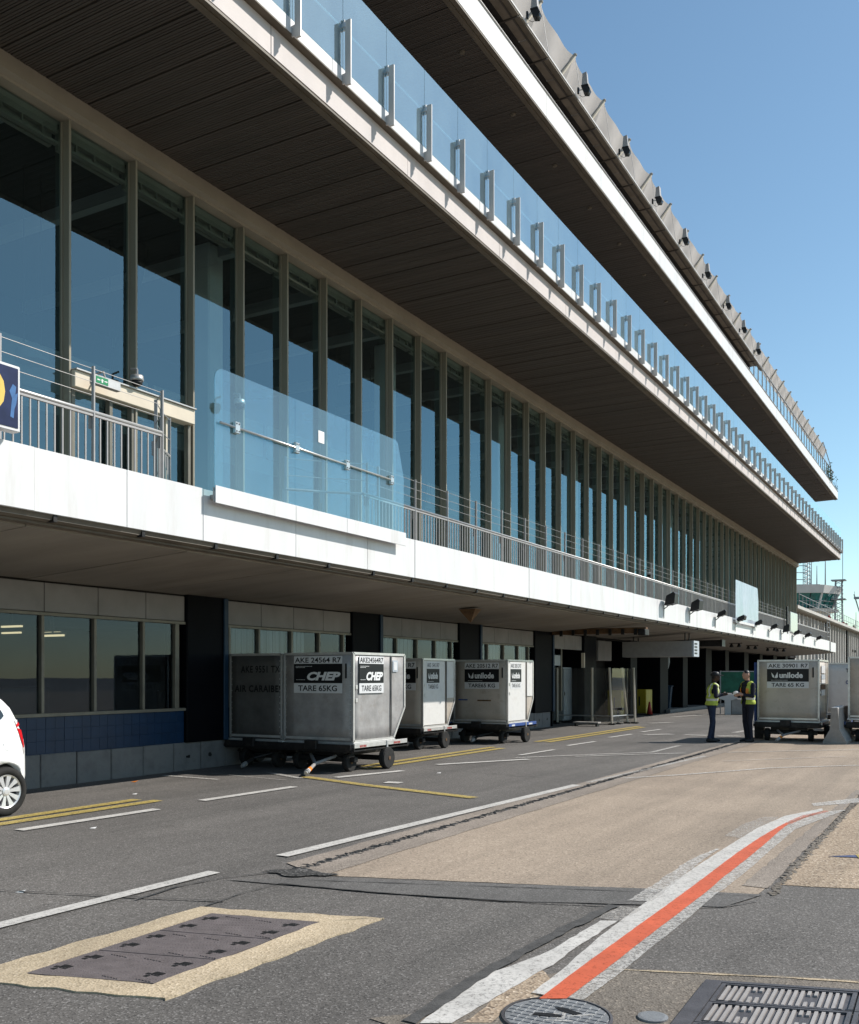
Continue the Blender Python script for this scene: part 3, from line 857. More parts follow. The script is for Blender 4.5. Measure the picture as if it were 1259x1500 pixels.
# white fascia panels
FJ = [3.4, 5.2, 6.30, 6.93, 8.24, 9.549, 11.54, 13.5, 15.06, 17.72]
while FJ[-1] < 71: FJ.append(FJ[-1] + (2.62 if len(FJ) % 2 else 2.5))
FJ[-1] = 73.2
for i, (a, b) in enumerate(zip(FJ, FJ[1:])):
    d = random.uniform(-0.004, 0.004)
    p = MB(); p.cbox(XF - 0.05, XF + d + (0.012 if a == 6.30 else 0), a + 0.004, b - 0.004, 3.475, 4.16 + random.uniform(-.004, .004), 0.004)
    p.build('fascia_panel', M['white'], B)
MB().cbox(XF - 0.05, XF, 73.9, 76.8, 3.43, 4.10, 0.006).build('fascia_panel', M['white'], B)
MB().box(XF - 0.12, XF - 0.06, Y0, 76.7, 3.48, 4.14).build('fascia_backing', M['steel_d'], B)
MB().box(XF - 0.4, XF - 0.125, 73.0, 74.0, 3.4, 4.2).build('expansion_gap', M['black'], B)

# ---- first floor glazed wall
MY = [10.212 + 1.3575 * k for k in range(-6, 53)]
mu = MB()
mu.cbox(XW - 0.05, XW + 0.165, -0.02, 0.025, 3.72, 10.30, 0.005)
mu.cbox(XW - 0.02, XW + 0.03, -0.05, -0.02, 3.72, 10.28, 0.004)
mme = mu.mesh('mullion', M['mullion'])
pane = MB().box(-0.012, 0.0, 0.03, 1.30, 3.76, 10.27).mesh('window_pane', M['glass'])
top = MB()
top.box(XW - 0.12, XW - 0.03, 0.03, 1.30, 9.93, 9.97).box(XW - 0.12, XW - 0.05, 0.03, 1.30, 10.10, 10.28)
for k in range(3): top.box(XW - 0.10, XW - 0.05, 0.30 + 0.36 * k, 0.325 + 0.36 * k, 9.97, 10.10)
top.box(XW - 0.24, XW - 0.16, 0.05, 1.28, 9.93, 10.26)
tme = top.mesh('blind_box', M['beam'])
sillm = MB().box(XW - 0.06, XW + 0.04, -0.02, 1.36, 3.72, 3.80).mesh('window_sill', M['frame'])
for y in MY:
    if y > 81.2: break
    put('mullion', mme, B, (0, y, 0))
    if y < 80.5:
        g = put('window_pane', pane, B, (XW, y, 0))
        g.rotation_euler = (0, R(random.uniform(-0.16, 0.16)), R(random.uniform(-0.22, 0.22)))
        put('blind_box', tme, B, (0, y, 0))
        put('window_sill', sillm, B, (0, y, 0))
MB().prism([(XW - 0.1, 10.285), (XW + 0.19, 10.285), (XW + 0.19, 10.33), (XW + 0.30, 10.36), (XW + 0.30, 10.60), (XW - 0.1, 10.60)], Y0, 81.05, 'y').build('head_beam', M['beam'], B)
# hall behind: floor, wall, columns, ceiling
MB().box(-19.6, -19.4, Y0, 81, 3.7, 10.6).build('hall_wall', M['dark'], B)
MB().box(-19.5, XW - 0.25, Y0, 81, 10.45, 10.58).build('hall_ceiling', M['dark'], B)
MB().box(-19.5, XW - 0.1, Y0, 81, 3.70, 3.74).build('hall_floor', M['room'], B)
colm = MB().cbox(-0.22, 0.22, -0.22, 0.22, 3.74, 10.45, 0.03).mesh('hall_column', M['tower_white'])
for y in [14.9 + 6.8 * k for k in range(-1, 10)]:
    put('hall_column', colm, B, (XW - 1.3, y, 0))
for y in [9.5 + 2.72 * k for k in range(26)]:
    MB().box(-19.4, XW - .3, y, y + .18, 10.22, 10.45).build('ceiling_beam', M['room'], B)
for k, y in enumerate([10.9, 13.6, 17.3, 21.4, 26.3, 31.8, 38.4]):
    x = XW - (1.8 + .9 * (k % 3))
    MB().tube((x, y, 10.4), (x, y, 7.4), 0.012, 5).tube((x, y + .35, 10.4), (x, y + .35, 7.4), 0.012, 5).build('lamp_cable', M['black'], B)
    MB().lathe([(.10, 7.42), (.26, 7.30), (.28, 7.1), (.02, 7.08)], (x, y + .17, 0), 'z', 14).build('hall_lamp', M['room'], B)
for k, y in enumerate([12.6, 15.3, 19.5, 24.6, 30.4]):
    x = XW - 2.2
    MB().tube((x, y, 3.74), (x - .2, y + 1.5, 10.4), 0.16, 8).build('raking_strut', M['dark'], B)
for y in [8.0 + 4.1 * k for k in range(17)]:
    MB().cbox(-16.5, -16.42, y, y + 3.9, 7.5, 8.4, .01).build('gallery_front', M['room'], B)
gal = MB().box(-19.4, -16.5, Y0, 81, 7.1, 7.5).build('hall_gallery', M['room'], B)
# end wall of the first floor
MB().box(-22, XW + 0.02, 81.0, 81.2, 3.4, 10.6).build('end_wall', M['mullion'], B)
MB().box(-22, XW - 0.02, 81.0, 81.1, -0.2, 3.4).build('end_wall', M['dark'], B)
# entrance beam with doors behind the railing
MB().cbox(XW + 0.02, XW + 0.24, 10.24, 12.88, 6.17, 6.43, 0.01).build('door_beam', M['cream'], B)
MB().cbox(XW + 0.02, XW + 0.28, 10.24, 12.88, 6.43, 6.455, 0.004).build('door_beam_cap', M['steel'], B)
for y in (10.30, 11.05, 11.52, 12.3, 12.84):
    MB().cbox(XW + 0.04, XW + 0.14, y - 0.035, y + 0.035, 3.74, 6.17, 0.006).build('door_jamb', M['cream'] if y in (12.3,) else M['frame'], B)

# ---- second floor slab (terrace)
MB().prism([(XW - 8, Y0), (XF - 0.06, Y0), (XF - 0.06, 79.75), (XW, 80.95), (XW - 8, 80.95)], 10.63, 11.05, 'z').build('terrace_slab', M['trim'], B)
def slat_mesh(w, d, x0, x1, name):
    prof = [(0.0, d), (0.004, d), (0.007, 0.006), (0.046, 0.0), (0.050, 0.012), (0.056, 0.012), (0.060, 0.0), (0.092, 0.0), (0.096, 0.012), (0.102, 0.012), (0.106, 0.0), (w - 0.012, 0.004), (w - 0.008, d), (w, d)]
    mb = MB()
    v = [(x0, a, h) for a, h in prof] + [(x1, a, h) for a, h in prof]
    n = len(prof)
    mb.add(v, [(i, i + 1, n + i + 1, n + i) for i in range(n - 1)])
    return mb
SW = 0.148
sl = slat_mesh(SW, 0.035, XW + 0.28, XF - 0.20, 'soffit_slat')
sme = sl.mesh('soffit_slat', M['soffit'])
y = 6.6; cnt = 0; rest = MB()
while y < 80.8:
    gap = 0.03 if (cnt % 5 == 4) else 0.0
    x_end = XF - 0.20
    if cnt < 290:
        put('soffit_slat', sme, B, (0, y, 10.595 + random.uniform(-0.003, 0.003)))
    else:
        # the slab end runs skew: cut the last slats
        xe = min(x_end, XF - (y + SW - 79.8) / 0.34) if y > 79.5 else x_end
        q = slat_mesh(SW, 0.035, XW + 0.28, xe, '')
        rest.add([(a, b + y, c_ + 10.595) for a, b, c_ in q.v], q.f)
    y += SW + gap; cnt += 1
stuff(rest.build('soffit_slats', M['soffit'], B))
# brown edge trim in two steps, pale fascia, overhanging white kerb
def edge_run(name, m, x0, x1, z0, z1, ya=Y0, dy=0.0):
    p = MB()
    e0, e1 = yend(x0) + dy, yend(x1) + dy
    p.prism([(x0, ya), (x1, ya), (x1, e1), (x0, e0)], z0, z1, 'z')
    return p.build(name, M[m], B)
edge_run('edge_trim', 'trim', XF - 0.20, XF - 0.10, 10.585, 10.64)
edge_run('edge_trim', 'trim', XF - 0.09, XF - 0.01, 10.605, 10.645)
PF = [2.0]
while PF[-1] < 78: PF.append(PF[-1] + 3.85)
PF[-1] = 79.8
off = 10.95 - (2.0 + 3.85 * 2)
for a, b in zip(PF, PF[1:]):
    p = MB(); p.cbox(XF - 0.06, XF + random.uniform(-.003, .003), a + off - 0.0 + .004 if a > 2 else 2.0, min(b + off, 79.8) - .004, 10.648, 11.075, 0.004)
    p.build('fascia_panel', M['pink'], B)
edge_run('kerb_underside', 'trim', XF - 0.06, XF + 0.13, 11.077, 11.09)
y = 2.0
while y < 79.8:
    p = MB(); p.cbox(XF - 0.05, XF + 0.135, y + .003, min(y + 5.14, 79.8) - .003, 11.09, 11.30, 0.006)
    p.build('terrace_kerb', M['white'], B); y += 5.14
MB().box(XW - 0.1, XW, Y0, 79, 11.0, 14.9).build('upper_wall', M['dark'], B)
MB().box(XW - 8, XF - 0.1, Y0, 78, 11.05, 11.08).build('terrace_floor', M['wall_grey'], B)

# ---- roof slab
MB().prism([(XW - 8, Y0), (XF - 0.06, Y0), (XF - 0.06, 78.0), (XW, 78.5), (XW - 8, 78.5)], 14.96, 15.50, 'z').build('roof_slab', M['trim'], B)
y = 7.0; k = 0
rp = MB()
for q in range(5):
    v = slat_mesh(SW, 0.022, XW + 0.05, XF - 0.22, '')
    rp.add([(a, b + q * SW, c_) for a, b, c_ in v.v], v.f)
rme = rp.mesh('roof_soffit_panel', M['soffit'])
while y < 77.5:
    put('roof_soffit_panel', rme, B, (0, y, 14.93 + random.uniform(-0.008, 0.008))); y += SW * 5 + 0.012; k += 1
q = MB()
q.prism([(XW + 0.05, y), (XF - 0.22, y), (XF - 0.22, 78.02), (XW + 0.05, 78.5)], 14.93, 14.95, 'z')
q.build('roof_soffit_panel', M['soffit'], B)
def edge_run2(name, m, x0, x1, z0, z1):
    p = MB(); e0, e1 = yroof(x0), yroof(x1)
    p.prism([(x0, Y0), (x1, Y0), (x1, e1), (x0, e0)], z0, z1, 'z')
    return p.build(name, M[m], B)
edge_run2('edge_trim', 'trim', XF - 0.22, XF - 0.12, 14.905, 14.955)
edge_run2('edge_trim', 'trim', XF - 0.11, XF - 0.01, 14.925, 14.96)
y = 2.0
while y < 78:
    p = MB(); p.cbox(XF - 0.06, XF + random.uniform(-.002, .002), y + .002, min(y + 3.85, 78.1) - .002, 14.962, 15.53, 0.004)
    p.build('fascia_panel', M['white'], B); y += 3.85
MB().cbox(XF - 0.02, XF + 0.03, Y0, 78.1, 15.53, 15.55, 0.004).build('drip_edge', M['steel'], B)
# downlights in the roof soffit
dl = MB(); dl.lathe([(0.045, -0.03), (0.065, 0.0), (0.068, 0.012), (0.04, 0.016)], (0, 0, 0), 'z', 14)
dme = dl.mesh('downlight', M['trim'])
y = 10.3
while y < 76:
    put('downlight', dme, B, (XF - 0.62, y, 14.914)); y += 2.6
# parapet, its shade put into the dark colour, and the projecting awning on brackets
MB().box(-9.75, -9.6, Y0, 78.0, 15.5, 16.05).build('roof_parapet', M['roof_shade'], B)
MB().box(-9.75, XF - 0.03, Y0, 78.0, 15.50, 15.52).build('roof_deck', M['roof_shade'], B)
AE = 46.0
ap = MB().cbox(-8.925, -8.745, 0.015, 0.805, 16.02, 16.05, 0.004).mesh('awning_panel', M['louver'])
ag = MB().cbox(-8.70, -8.56, 0.01, 1.63, 16.015, 16.065, 0.006).mesh('awning_edge', M['trim'])
ab = MB().cbox(-9.62, -8.58, -0.02, 0.02, 15.99, 16.04, 0.004).mesh('awning_rib', M['louver_d'])
y = 6.0; k = 0
while y < AE - 0.3:
    put('awning_panel', ap, B, (0, y, 0))
    if k % 2 == 0:
        put('awning_edge', ag, B, (0, y, 0)); put('awning_rib', ab, B, (0, y, 0))
    y += 0.82; k += 1
MB().box(-9.6, -8.93, 2, y, 16.02, 16.05).build('awning_shade_strip', M['roof_shade'], B)  # dark strip standing for the shade behind the awning panels
MB().box(-8.74, -8.705, 2, y, 16.01, 16.05).build('awning_beam', M['louver_d'], B)
MB().cbox(-8.57, -8.54, 2, y, 16.055, 16.09, 0.004).build('awning_lip', M['white'], B)
# service railing and plant seen beyond the awning's end
rr = thing('roof_railing', 'grey steel railing along the roof edge below the far fabric', 'railing', (0, 0, 0))
y = AE
while y < 77:
    MB().cbox(-9.0, -8.95, y, y + 0.06, 15.52, 16.75, 0.006).build('post', M['steel_d'], rr)
    MB().box(-8.985, -8.975, y + 0.08, y + 0.95, 15.60, 16.55).build('glass_panel', M['glass_rail'], rr)
    y += 1.04
MB().box(-9.0, -8.95, AE, 77, 16.75, 16.79).build('handrail', M['steel_d'], rr)
MB().box(-9.02, -8.98, AE, 77, 16.15, 16.18).build('midrail', M['steel_d'], rr)

# ================================================================ TERRACE GLASS SCREEN (upper floor)
gr = thing('glass_balustrade', 'tall blue glass balustrade with grey fins along the upper white kerb', 'balustrade', (0, 0, 0))
PY = [12.565 + 1.2975 * k for k in range(-6, 52)]
fin = MB(); fin.cbox(XF + 0.19, XF + 0.297, -0.016, 0.016, 11.0, 12.03, 0.004)
fin.box(XF + 0.136, XF + 0.20, -0.012, 0.012, 11.04, 11.20)
fme = fin.mesh('fin', M['fin'])
gp = MB().box(XF + 0.128, XF + 0.14, 0.006, 1.2915, 11.30, 12.70).mesh('glass_panel', M['glass_rail'])
cl = MB(); cl.cbox(XF + 0.10, XF + 0.20, -0.025, 0.025, 11.92, 12.0, 0.01); cl.tube((XF + 0.165, 0, 11.88), (XF + 0.165, 0, 12.05), 0.018, 8)
cme = cl.mesh('clamp', M['chrome'])
hr = MB(); hr.tube((XF + 0.10, 0.05, 11.97), (XF + 0.10, 1.25, 11.97), 0.017, 8)
hme = hr.mesh('handrail', M['chrome'])
for y in PY:
    if y > 79: break
    put('fin', fme, gr, (0, y, 0)); put('clamp', cme, gr, (0, y, 0))
    if y < 78.2:
        put('glass_panel', gp, gr, (0, y, 0)); put('handrail', hme, gr, (0, y, 0))

# ================================================================ DECK RAILING (first floor)
XRL = -8.98
dr = thing('deck_railing', 'grey steel railing with thin upright bars and wires along the white deck edge', 'railing', (0, 0, 0))
bal = MB().box(-0.008, 0.008, -0.008, 0.008, 3.74, 4.77).mesh('baluster', M['steel_d'])
post = MB(); post.cbox(-0.022, 0.022, -0.012, 0.012, 3.74, 5.33, 0.003); post.box(-0.05, -0.02, -0.03, 0.03, 4.60, 4.78)
pme = post.mesh('post', M['steel_d'])
cnt = 0
rest = MB()
def balusters(a, b, st=0.108):
    global cnt
    y = a
    while y < b:
        if cnt < 285: put('baluster', bal, dr, (XRL, y, 0)); cnt += 1
        else: rest.box(XRL - .008, XRL + .008, y - .008, y + .008, 3.74, 4.77)
        y += st
balusters(5.4, 8.98); balusters(13.7, 74.0)
stuff(rest.build('balusters', M['steel_d'], dr))
for a, b in ((5.3, 9.0), (13.65, 74.0)):
    MB().tube((XRL, a, 4.79), (XRL, b, 4.79), 0.024, 8).build('handrail', M['steel'], dr, True)
    MB().box(XRL - 0.015, XRL + 0.015, a, b, 4.74, 4.765).build('top_bar', M['steel_d'], dr)
    for z in (4.99, 5.145, 5.30):
        MB().tube((XRL, a, z), (XRL, b, z), 0.0038, 5).build('wire', M['steel_d'], dr)
for y in [5.39, 6.64, 7.89, 8.99] + [13.75, 14.1] + [15.37 + 1.2535 * k for k in range(47)]:
    put('post', pme, dr, (XRL, y, 0))
# return of the railing round the opening behind the glass screen
for (pts) in ([(-8.98, 8.99), (-9.35, 9.25), (-9.62, 9.62), (-9.85, 10.0)], [(-8.98, 13.7), (-9.5, 13.2), (-9.9, 12.7)]):
    MB().path([(x, y, 4.79) for x, y in pts], 0.022, 8).build('handrail', M['steel_d'], dr)
    for z in (5.02, 5.30):
        MB().path([(x, y, z) for x, y in pts], 0.007, 5).build('wire', M['steel'], dr)
    for i, (a, b) in enumerate(zip(pts, pts[1:])):
        put('post', pme, dr, (b[0], b[1], 0), 0.6)
        L_ = math.dist(a, b); n_ = int(L_ / 0.11)
        for k in range(n_):
            t = k / n_
            if cnt < 299: put('baluster', bal, dr, (a[0] + (b[0] - a[0]) * t, a[1] + (b[1] - a[1]) * t, 0)); cnt += 1

# ================================================================ GLASS WIND SCREENS ON THE DECK EDGE
def screen(label, joints, clampsy, z0, zs, z1, gm, round_=0.16):
    t = thing('glass_screen', label, 'glass screen', (0, 0, 0))
    X1 = XF + 0.14
    for i, (a, b) in enumerate(zip(joints, joints[1:])):
        poly = [(a + .004, z0 + .02), (b - .004, z0 + .02)]
        last, first = i == len(joints) - 2, i == 0
        if last:
            poly += [(b - .004, z1 - 0.62), (b - 0.20, z1 - 0.04), (b - 0.27, z1)]
        else: poly += [(b - .004, z1)]
        if first and round_:
            poly += [(a + .004 + round_ * (1 - math.sin(k * .3927)), z1 - round_ * (1 - math.cos(k * .3927))) for k in range(5)]
        else: poly += [(a + .004, z1)]
        p = MB(); p.prism(poly, X1 - 0.03, X1 - 0.018, 'x')
        p.build('glass_panel', gm, t)
        MB().cbox(X1 - 0.014, X1, a + .003, b - .003 + (0.05 if last else 0), z0, zs, 0.003).build('kick_plate', M['white'], t)
    MB().cbox(X1 - 0.05, X1 - 0.032, joints[0], joints[-1], z0 + .01, zs - .02, 0.003).build('base_rail', M['steel_d'], t)
    if clampsy:
        MB().tube((X1 + 0.015, clampsy[0] - 0.33, 5.047), (X1 + 0.015, clampsy[-1] + .02, 5.047), 0.018, 8).build('handrail', M['chrome'], t, True)
        for y in clampsy:
            o = MB().cbox(X1 - 0.014, X1 + 0.035, y - 0.05, y + 0.05, 4.97, 5.123, 0.006).build('clamp', M['chrome'], t)
            bl = MB()
            for dy in (-.024, .024):
                for dz in (-.05, .05): bl.lathe([(0.011, 0), (0.011, 0.006)], (X1 + 0.034, y + dy, 5.047 + dz), 'x', 8)
            bl.build('bolt', M['black'], o)
    # brackets to the slab
    for y in joints[::2]:
        MB().box(XF - 0.02, X1 - 0.045, y + 0.05, y + 0.09, z0 + .06, z0 + .12).build('bracket', M['steel_d'], t)
    return t
s1 = screen('near blue glass wind screen with rounded corner and white foot on the deck edge', [9.629, 11.358, 12.687, 14.467], [10.033, 11.358, 12.668, 14.008], 3.977, 4.206, 5.775, M['glass_screen'])
MB().box(XF + 0.124, XF + 0.128, 11.93, 12.08, 5.26, 5.44).build('paper_notice', M['paper'], s1)
s2 = screen('far glass wind screen, whitish with painted sky reflection, standing above the row of floodlights', [41.639, 43.198, 44.93, 46.56], None, 3.941, 4.043, 5.755, M['glass_sky_pale'], 0)

# ================================================================ ROOF FABRIC CANOPY
cp = thing('fabric_canopy', 'grey mesh fabric canopy with scalloped pointed top along the roof', 'canopy', (0, 0, 0))
KY = [17.0 + 2.27 * k - 2.27 * 5 for k in range(31)]
KY = [y + (23.62 - 17.0) % 2.27 for y in KY]
def topz(t): return 17.80 - 0.08 * (4 * t * (1 - t)) 
nU, nV = 12, 6
for y0, y1 in zip(KY, KY[1:]):
    if y0 > 71.5: break
    mb = MB(); v = []
    for j in range(nV + 1):
        for i in range(nU + 1):
            t = i / nU; h = j / nV
            zt = topz(t); zb = 16.55
            z = zb + (zt - zb) * h
            x = -9.0 - 0.55 * (1 - h) - 0.05 * (4 * t * (1 - t)) * h - 0.05 * math.sin(t * 6.28 * 1.5) * (1 - abs(h - .5)) * (1 if i not in (0, nU) else 0)
            v.append((x, y0 + (y1 - y0) * t, z))
    f = [(j * (nU + 1) + i, j * (nU + 1) + i + 1, (j + 1) * (nU + 1) + i + 1, (j + 1) * (nU + 1) + i) for j in range(nV) for i in range(nU)]
    # thickness: a second skin
    n = len(v)
    v2 = [(a - 0.012, b, c_) for a, b, c_ in v]
    mb.add(v + v2, f + [tuple(q + n for q in g[::-1]) for g in f])
    mb.build('fabric_panel', M['fabric'], cp, True)
    MB().tube((-9.55, y0 - 0.75, 16.45), (-8.985, y0, 17.79), 0.035, 8).build('strut', M['cream'], cp)
    MB().lathe([(0.05, 0), (0.06, 0.03), (0.03, 0.06)], (-8.985, y0, 17.80), 'z', 8).build('strut_cap', M['steel_d'], cp)
    MB().path([(-8.985, y0, 17.76), (-8.80, y0 + 0.25, 16.09)], 0.008, 4).build('guy_wire', M['steel'], cp)
MB().path([(-8.98, 71.5, 17.8), (-8.85, 74.0, 16.8), (-8.9, 75.5, 15.6)], 0.03, 6).build('end_stay', M['steel_d'], cp)
# plants at the far roof end
def leaves(name, label, cat, spots, n, size, m, group=None):
    t = thing(name, label, cat, (spots[0][0], spots[0][1], spots[0][2]), group=group)
    mb = MB()
    for k in range(n):
        s_ = random.choice(spots)
        c = Vector((random.gauss(0, s_[3]), random.gauss(0, s_[3]), abs(random.gauss(0, s_[4]))))
        a = random.uniform(0, 6.28); u = Vector((math.cos(a), math.sin(a), random.uniform(-.6, .8))).normalized() * size * random.uniform(.6, 1.3)
        w = u.cross(Vector((random.random(), random.random(), random.random()))).normalized() * size * 0.35
        mb.add([c - u * .5, c + w, c + u, c - w], [(0, 1, 2, 3)])
    stuff(mb.build('foliage', m, t))
    st = MB()
    for k in range(4): st.tube((0, 0, 0), (random.uniform(-.15, .15), random.uniform(-.2, .2), random.uniform(.2, .6)), 0.012, 5)
    st.build('stem', M['trim'], t)
    return t
leaves('roof_plant', 'bushy green plant at the far end of the roof railing', 'plant', [(-8.95, 73.6, 15.55, 0.18, 0.50)], 230, 0.12, M['leaf'])
leaves('roof_plant', 'small sparse plant at the outermost tip of the roof edge', 'plant', [(-8.86, 77.3, 15.52, 0.08, 0.16)], 26, 0.09, M['leaf'])

# ================================================================ ROOF FLOODLIGHTS (grey hoods over black lamps)
def roof_lamp():
    t = thing('roof_floodlight', None, 'floodlight', (0, 0, 0), group='floodlights along the roof awning')
    MB().prism([(0.02, 0.12), (0.26, 0.12), (0.22, 0.62), (0.06, 0.58)], -0.13, 0.13, 'y').build('hood', M['steel_d'], t)
    MB().cbox(0.0, 0.29, -0.15, 0.15, 0.06, 0.12, 0.01).build('collar', M['black'], t)
    lamp = MB(); lamp.prism([(0.03, 0.05), (0.28, 0.05), (0.36, -0.08), (0.28, -0.24), (0.10, -0.20)], -0.14, 0.14, 'y')
    l = lamp.build('lamp_body', M['black'], t)
    MB().cbox(0.30, 0.34, -0.10, 0.10, -0.2, -0.06, 0.005).build('lens', M['carglass'], l)
    MB().path([(0.05, 0, 0.0), (-0.12, 0, 0.02), (-0.15, 0, -0.1)], 0.022, 6).build('bracket', M['steel'], t)
    MB().cbox(-0.17, -0.10, -0.08, 0.02, -0.14, 0.10, 0.008).build('gear_box', M['black'], t)
    MB().path([(0.2, -0.02, -0.22), (0.16, -0.05, -0.31), (0.05, -0.06, -0.33), (-0.1, -0.05, -0.2)], 0.008, 5).build('cable', M['black'], t)
    for ch in list(t.children):
        for o in [ch] + list(ch.children):
            for v in o.data.vertices: v.co *= 0.62
    return t
ORD = ['nearest', 'second nearest', 'third nearest', 'fourth nearest', 'fifth nearest', 'sixth nearest', 'seventh nearest', 'eighth nearest', 'ninth nearest', 'tenth nearest']
first = roof_lamp()
LY = [19.55, 22.70, 25.9, 29.1, 32.25, 35.4, 38.75, 41.75, 44.85]
for i, y in enumerate(LY):
    o = first if i == 0 else copy_tree(first)
    o.location = (-8.46, y, 16.27)
    o.rotation_euler = (0, 0, R(random.uniform(-8, 8)))
    o['label'] = 'grey hooded black floodlight on the roof awning edge, %s of the nine' % ORD[i]

# ================================================================ DECK FLOODLIGHTS
def deck_lamp(kind):
    t = thing('deck_floodlight', None, 'floodlight', (0, 0, 0), group='floodlights on the white deck edge')
    MB().cbox(0.0, 0.03, -0.05, 0.05, -0.50, 0.02, 0.004).build('mounting_bar', M['steel'], t)
    MB().path([(0.03, 0, -0.12), (0.20, 0, -0.02), (0.24, 0, 0.10)], 0.02, 6).build('bracket', M['black'], t)
    hd = MB()
    h0 = 0.30 if kind == 0 else 0.12
    hd.prism([(0.12, 0.0), (0.62, 0.16 - h0 * .3), (0.66, 0.16 + h0), (0.58, 0.24 + h0), (0.22, 0.12 + h0 * .9)], -0.27, 0.27, 'y')
    h = hd.build('lamp_head', M['black'], t)
    ln = MB()
    for k in range(2):
        for j in range(2):
            ln.lathe([(0.085, 0.0), (0.07, -0.012)], (0.36 + 0.16 * j, -0.13 + 0.26 * k, 0.075 - h0 * .18 + 0.05 * j), 'z', 10)
    ln.build('lens', M['carglass'], h)
    for ch in list(t.children):
        for o in [ch] + list(ch.children):
            for v in o.data.vertices: v.co = (v.co.x * 0.66, v.co.y * 0.80, v.co.z * 0.80)
    return t
fA, fB = deck_lamp(0), deck_lamp(1)
DY = [31.2, 34.5, 38.45, 42.1, 45.9, 49.9, 53.4, 57.2, 61.2, 66.0]
ua = ub = False
DESC = ['black boxy floodlight on the deck edge, nearest of the row', 'black boxy floodlight on the deck edge, second of the row', 'flat black floodlight just before the whitish glass screen',
        'flat black floodlight below the near end of the whitish glass screen', 'flat black floodlight below the far end of the whitish glass screen', 'flat black floodlight, first beyond the whitish glass screen',
        'flat black floodlight, second beyond the whitish glass screen', 'flat black floodlight, third beyond the whitish glass screen', 'flat black floodlight, last but one on the deck edge', 'flat black floodlight, last before the gap in the deck edge']
for i, y in enumerate(DY):
    src = fA if i in (0, 1, 6) else fB
    if (src is fA and not ua) or (src is fB and not ub):
        o = src
        if src is fA: ua = True
        else: ub = True
    else: o = copy_tree(src)
    o.location = (XF + 0.003, y, 3.99)
    o.rotation_euler = (0, 0, R(random.uniform(-6, 6)))
    o['label'] = DESC[i]

# ================================================================ THINGS ON THE DECK
sg = thing('gate_sign', 'blue gate sign with a yellow 0 in a pale frame at the deck edge', 'sign', (0, 0, 0))
MB().cbox(-8.72, -8.60, 5.55, 6.605, 4.22, 4.90, 0.008).build('sign_case', M['white'], sg)
fc = MB().box(-8.602, -8.594, 5.58, 6.575, 4.255, 4.87).build('sign_face', M['sign_blue'], sg)
rd = MB(); rd.prism([(6.48, 4.36), (6.50, 4.55), (6.47, 4.62), (6.51, 4.70), (6.55, 4.68), (6.54, 4.60), (6.57, 4.62), (6.55, 4.50), (6.53, 4.45), (6.52, 4.35)], -8.595, -8.592, 'x')
rd.build('sign_print', M['sign_pale'], sg)
text('0', 6.13, 6.42, 4.40, 4.80, ((-8.5935, 0, 0), (0, 1, 0), (0, 0, 1)), M['sign_yellow'], sg, 'digit', 0.03)
MB().box(-8.70, -8.62, 6.1, 6.2, 4.13, 4.22).box(-8.95, -8.70, 6.1, 6.16, 4.14, 4.18).build('sign_bracket', M['black'], sg)
ex = thing('exit_sign', 'small green exit sign with white arrows and figure above the deck doors', 'exit sign', (0, 0, 0))
MB().cbox(-11.9, -11.8, 10.38, 10.92, 6.22, 6.36, 0.006).build('sign_case', M['steel'], ex)
MB().box(-11.802, -11.796, 10.42, 10.66, 6.24, 6.345).build('sign_face', M['exit_green'], ex)
xf = ((-11.7955, 0, 0), (0, 1, 0), (0, 0, 1))
e_ = MB(); quad(e_, xf, 10.455, 10.50, 6.285, 6.30, .001); quad(e_, xf, 10.585, 10.63, 6.285, 6.30, .001); quad(e_, xf, 10.528, 10.555, 6.26, 6.315, .001); quad(e_, xf, 10.515, 10.57, 6.292, 6.302, .0015)
e_.add([(-11.794, 10.44, 6.2925), (-11.794, 10.46, 6.31), (-11.794, 10.46, 6.275)], [(0, 1, 2)]).add([(-11.794, 10.645, 6.2925), (-11.794, 10.625, 6.31), (-11.794, 10.625, 6.275)], [(0, 1, 2)])
e_.build('pictogram', M['paper'], ex)
MB().path([(-11.85, 10.65, 6.36), (-11.95, 10.7, 6.5), (-12.14, 10.72, 6.5)], 0.014, 6).build('arm', M['steel_d'], ex)
def dome(label, x, y, z, arm):
    t = thing('dome_camera', label, 'security camera', (x, y, z))
    MB().lathe([(0.05, 0.10), (0.10, 0.09), (0.11, 0.03), (0.105, 0.0)], (0, 0, 0), 'z', 14).build('housing', M['steel'], t, True)
    MB().lathe([(0.095, 0.0), (0.085, -0.05), (0.05, -0.085), (0.0, -0.095)], (0, 0, 0), 'z', 14).build('dome', M['plastic'], t, True)
    MB().path([(0, 0, 0.1), (0, 0, 0.2), (-arm, 0, 0.22)], 0.018, 6).build('arm', M['steel_d'], t)
    return t
dome('pale dome camera hanging beside the deck doors', -12.0, 11.45, 6.56, 0.14)
dome('pale dome camera on the glass wall behind the near wind screen', -12.0, 14.0, 6.80, 0.14)
dome('pale dome camera on the far glass wall near the floodlights', -11.95, 40.2, 6.0, 0.2)
MB_ = MB()

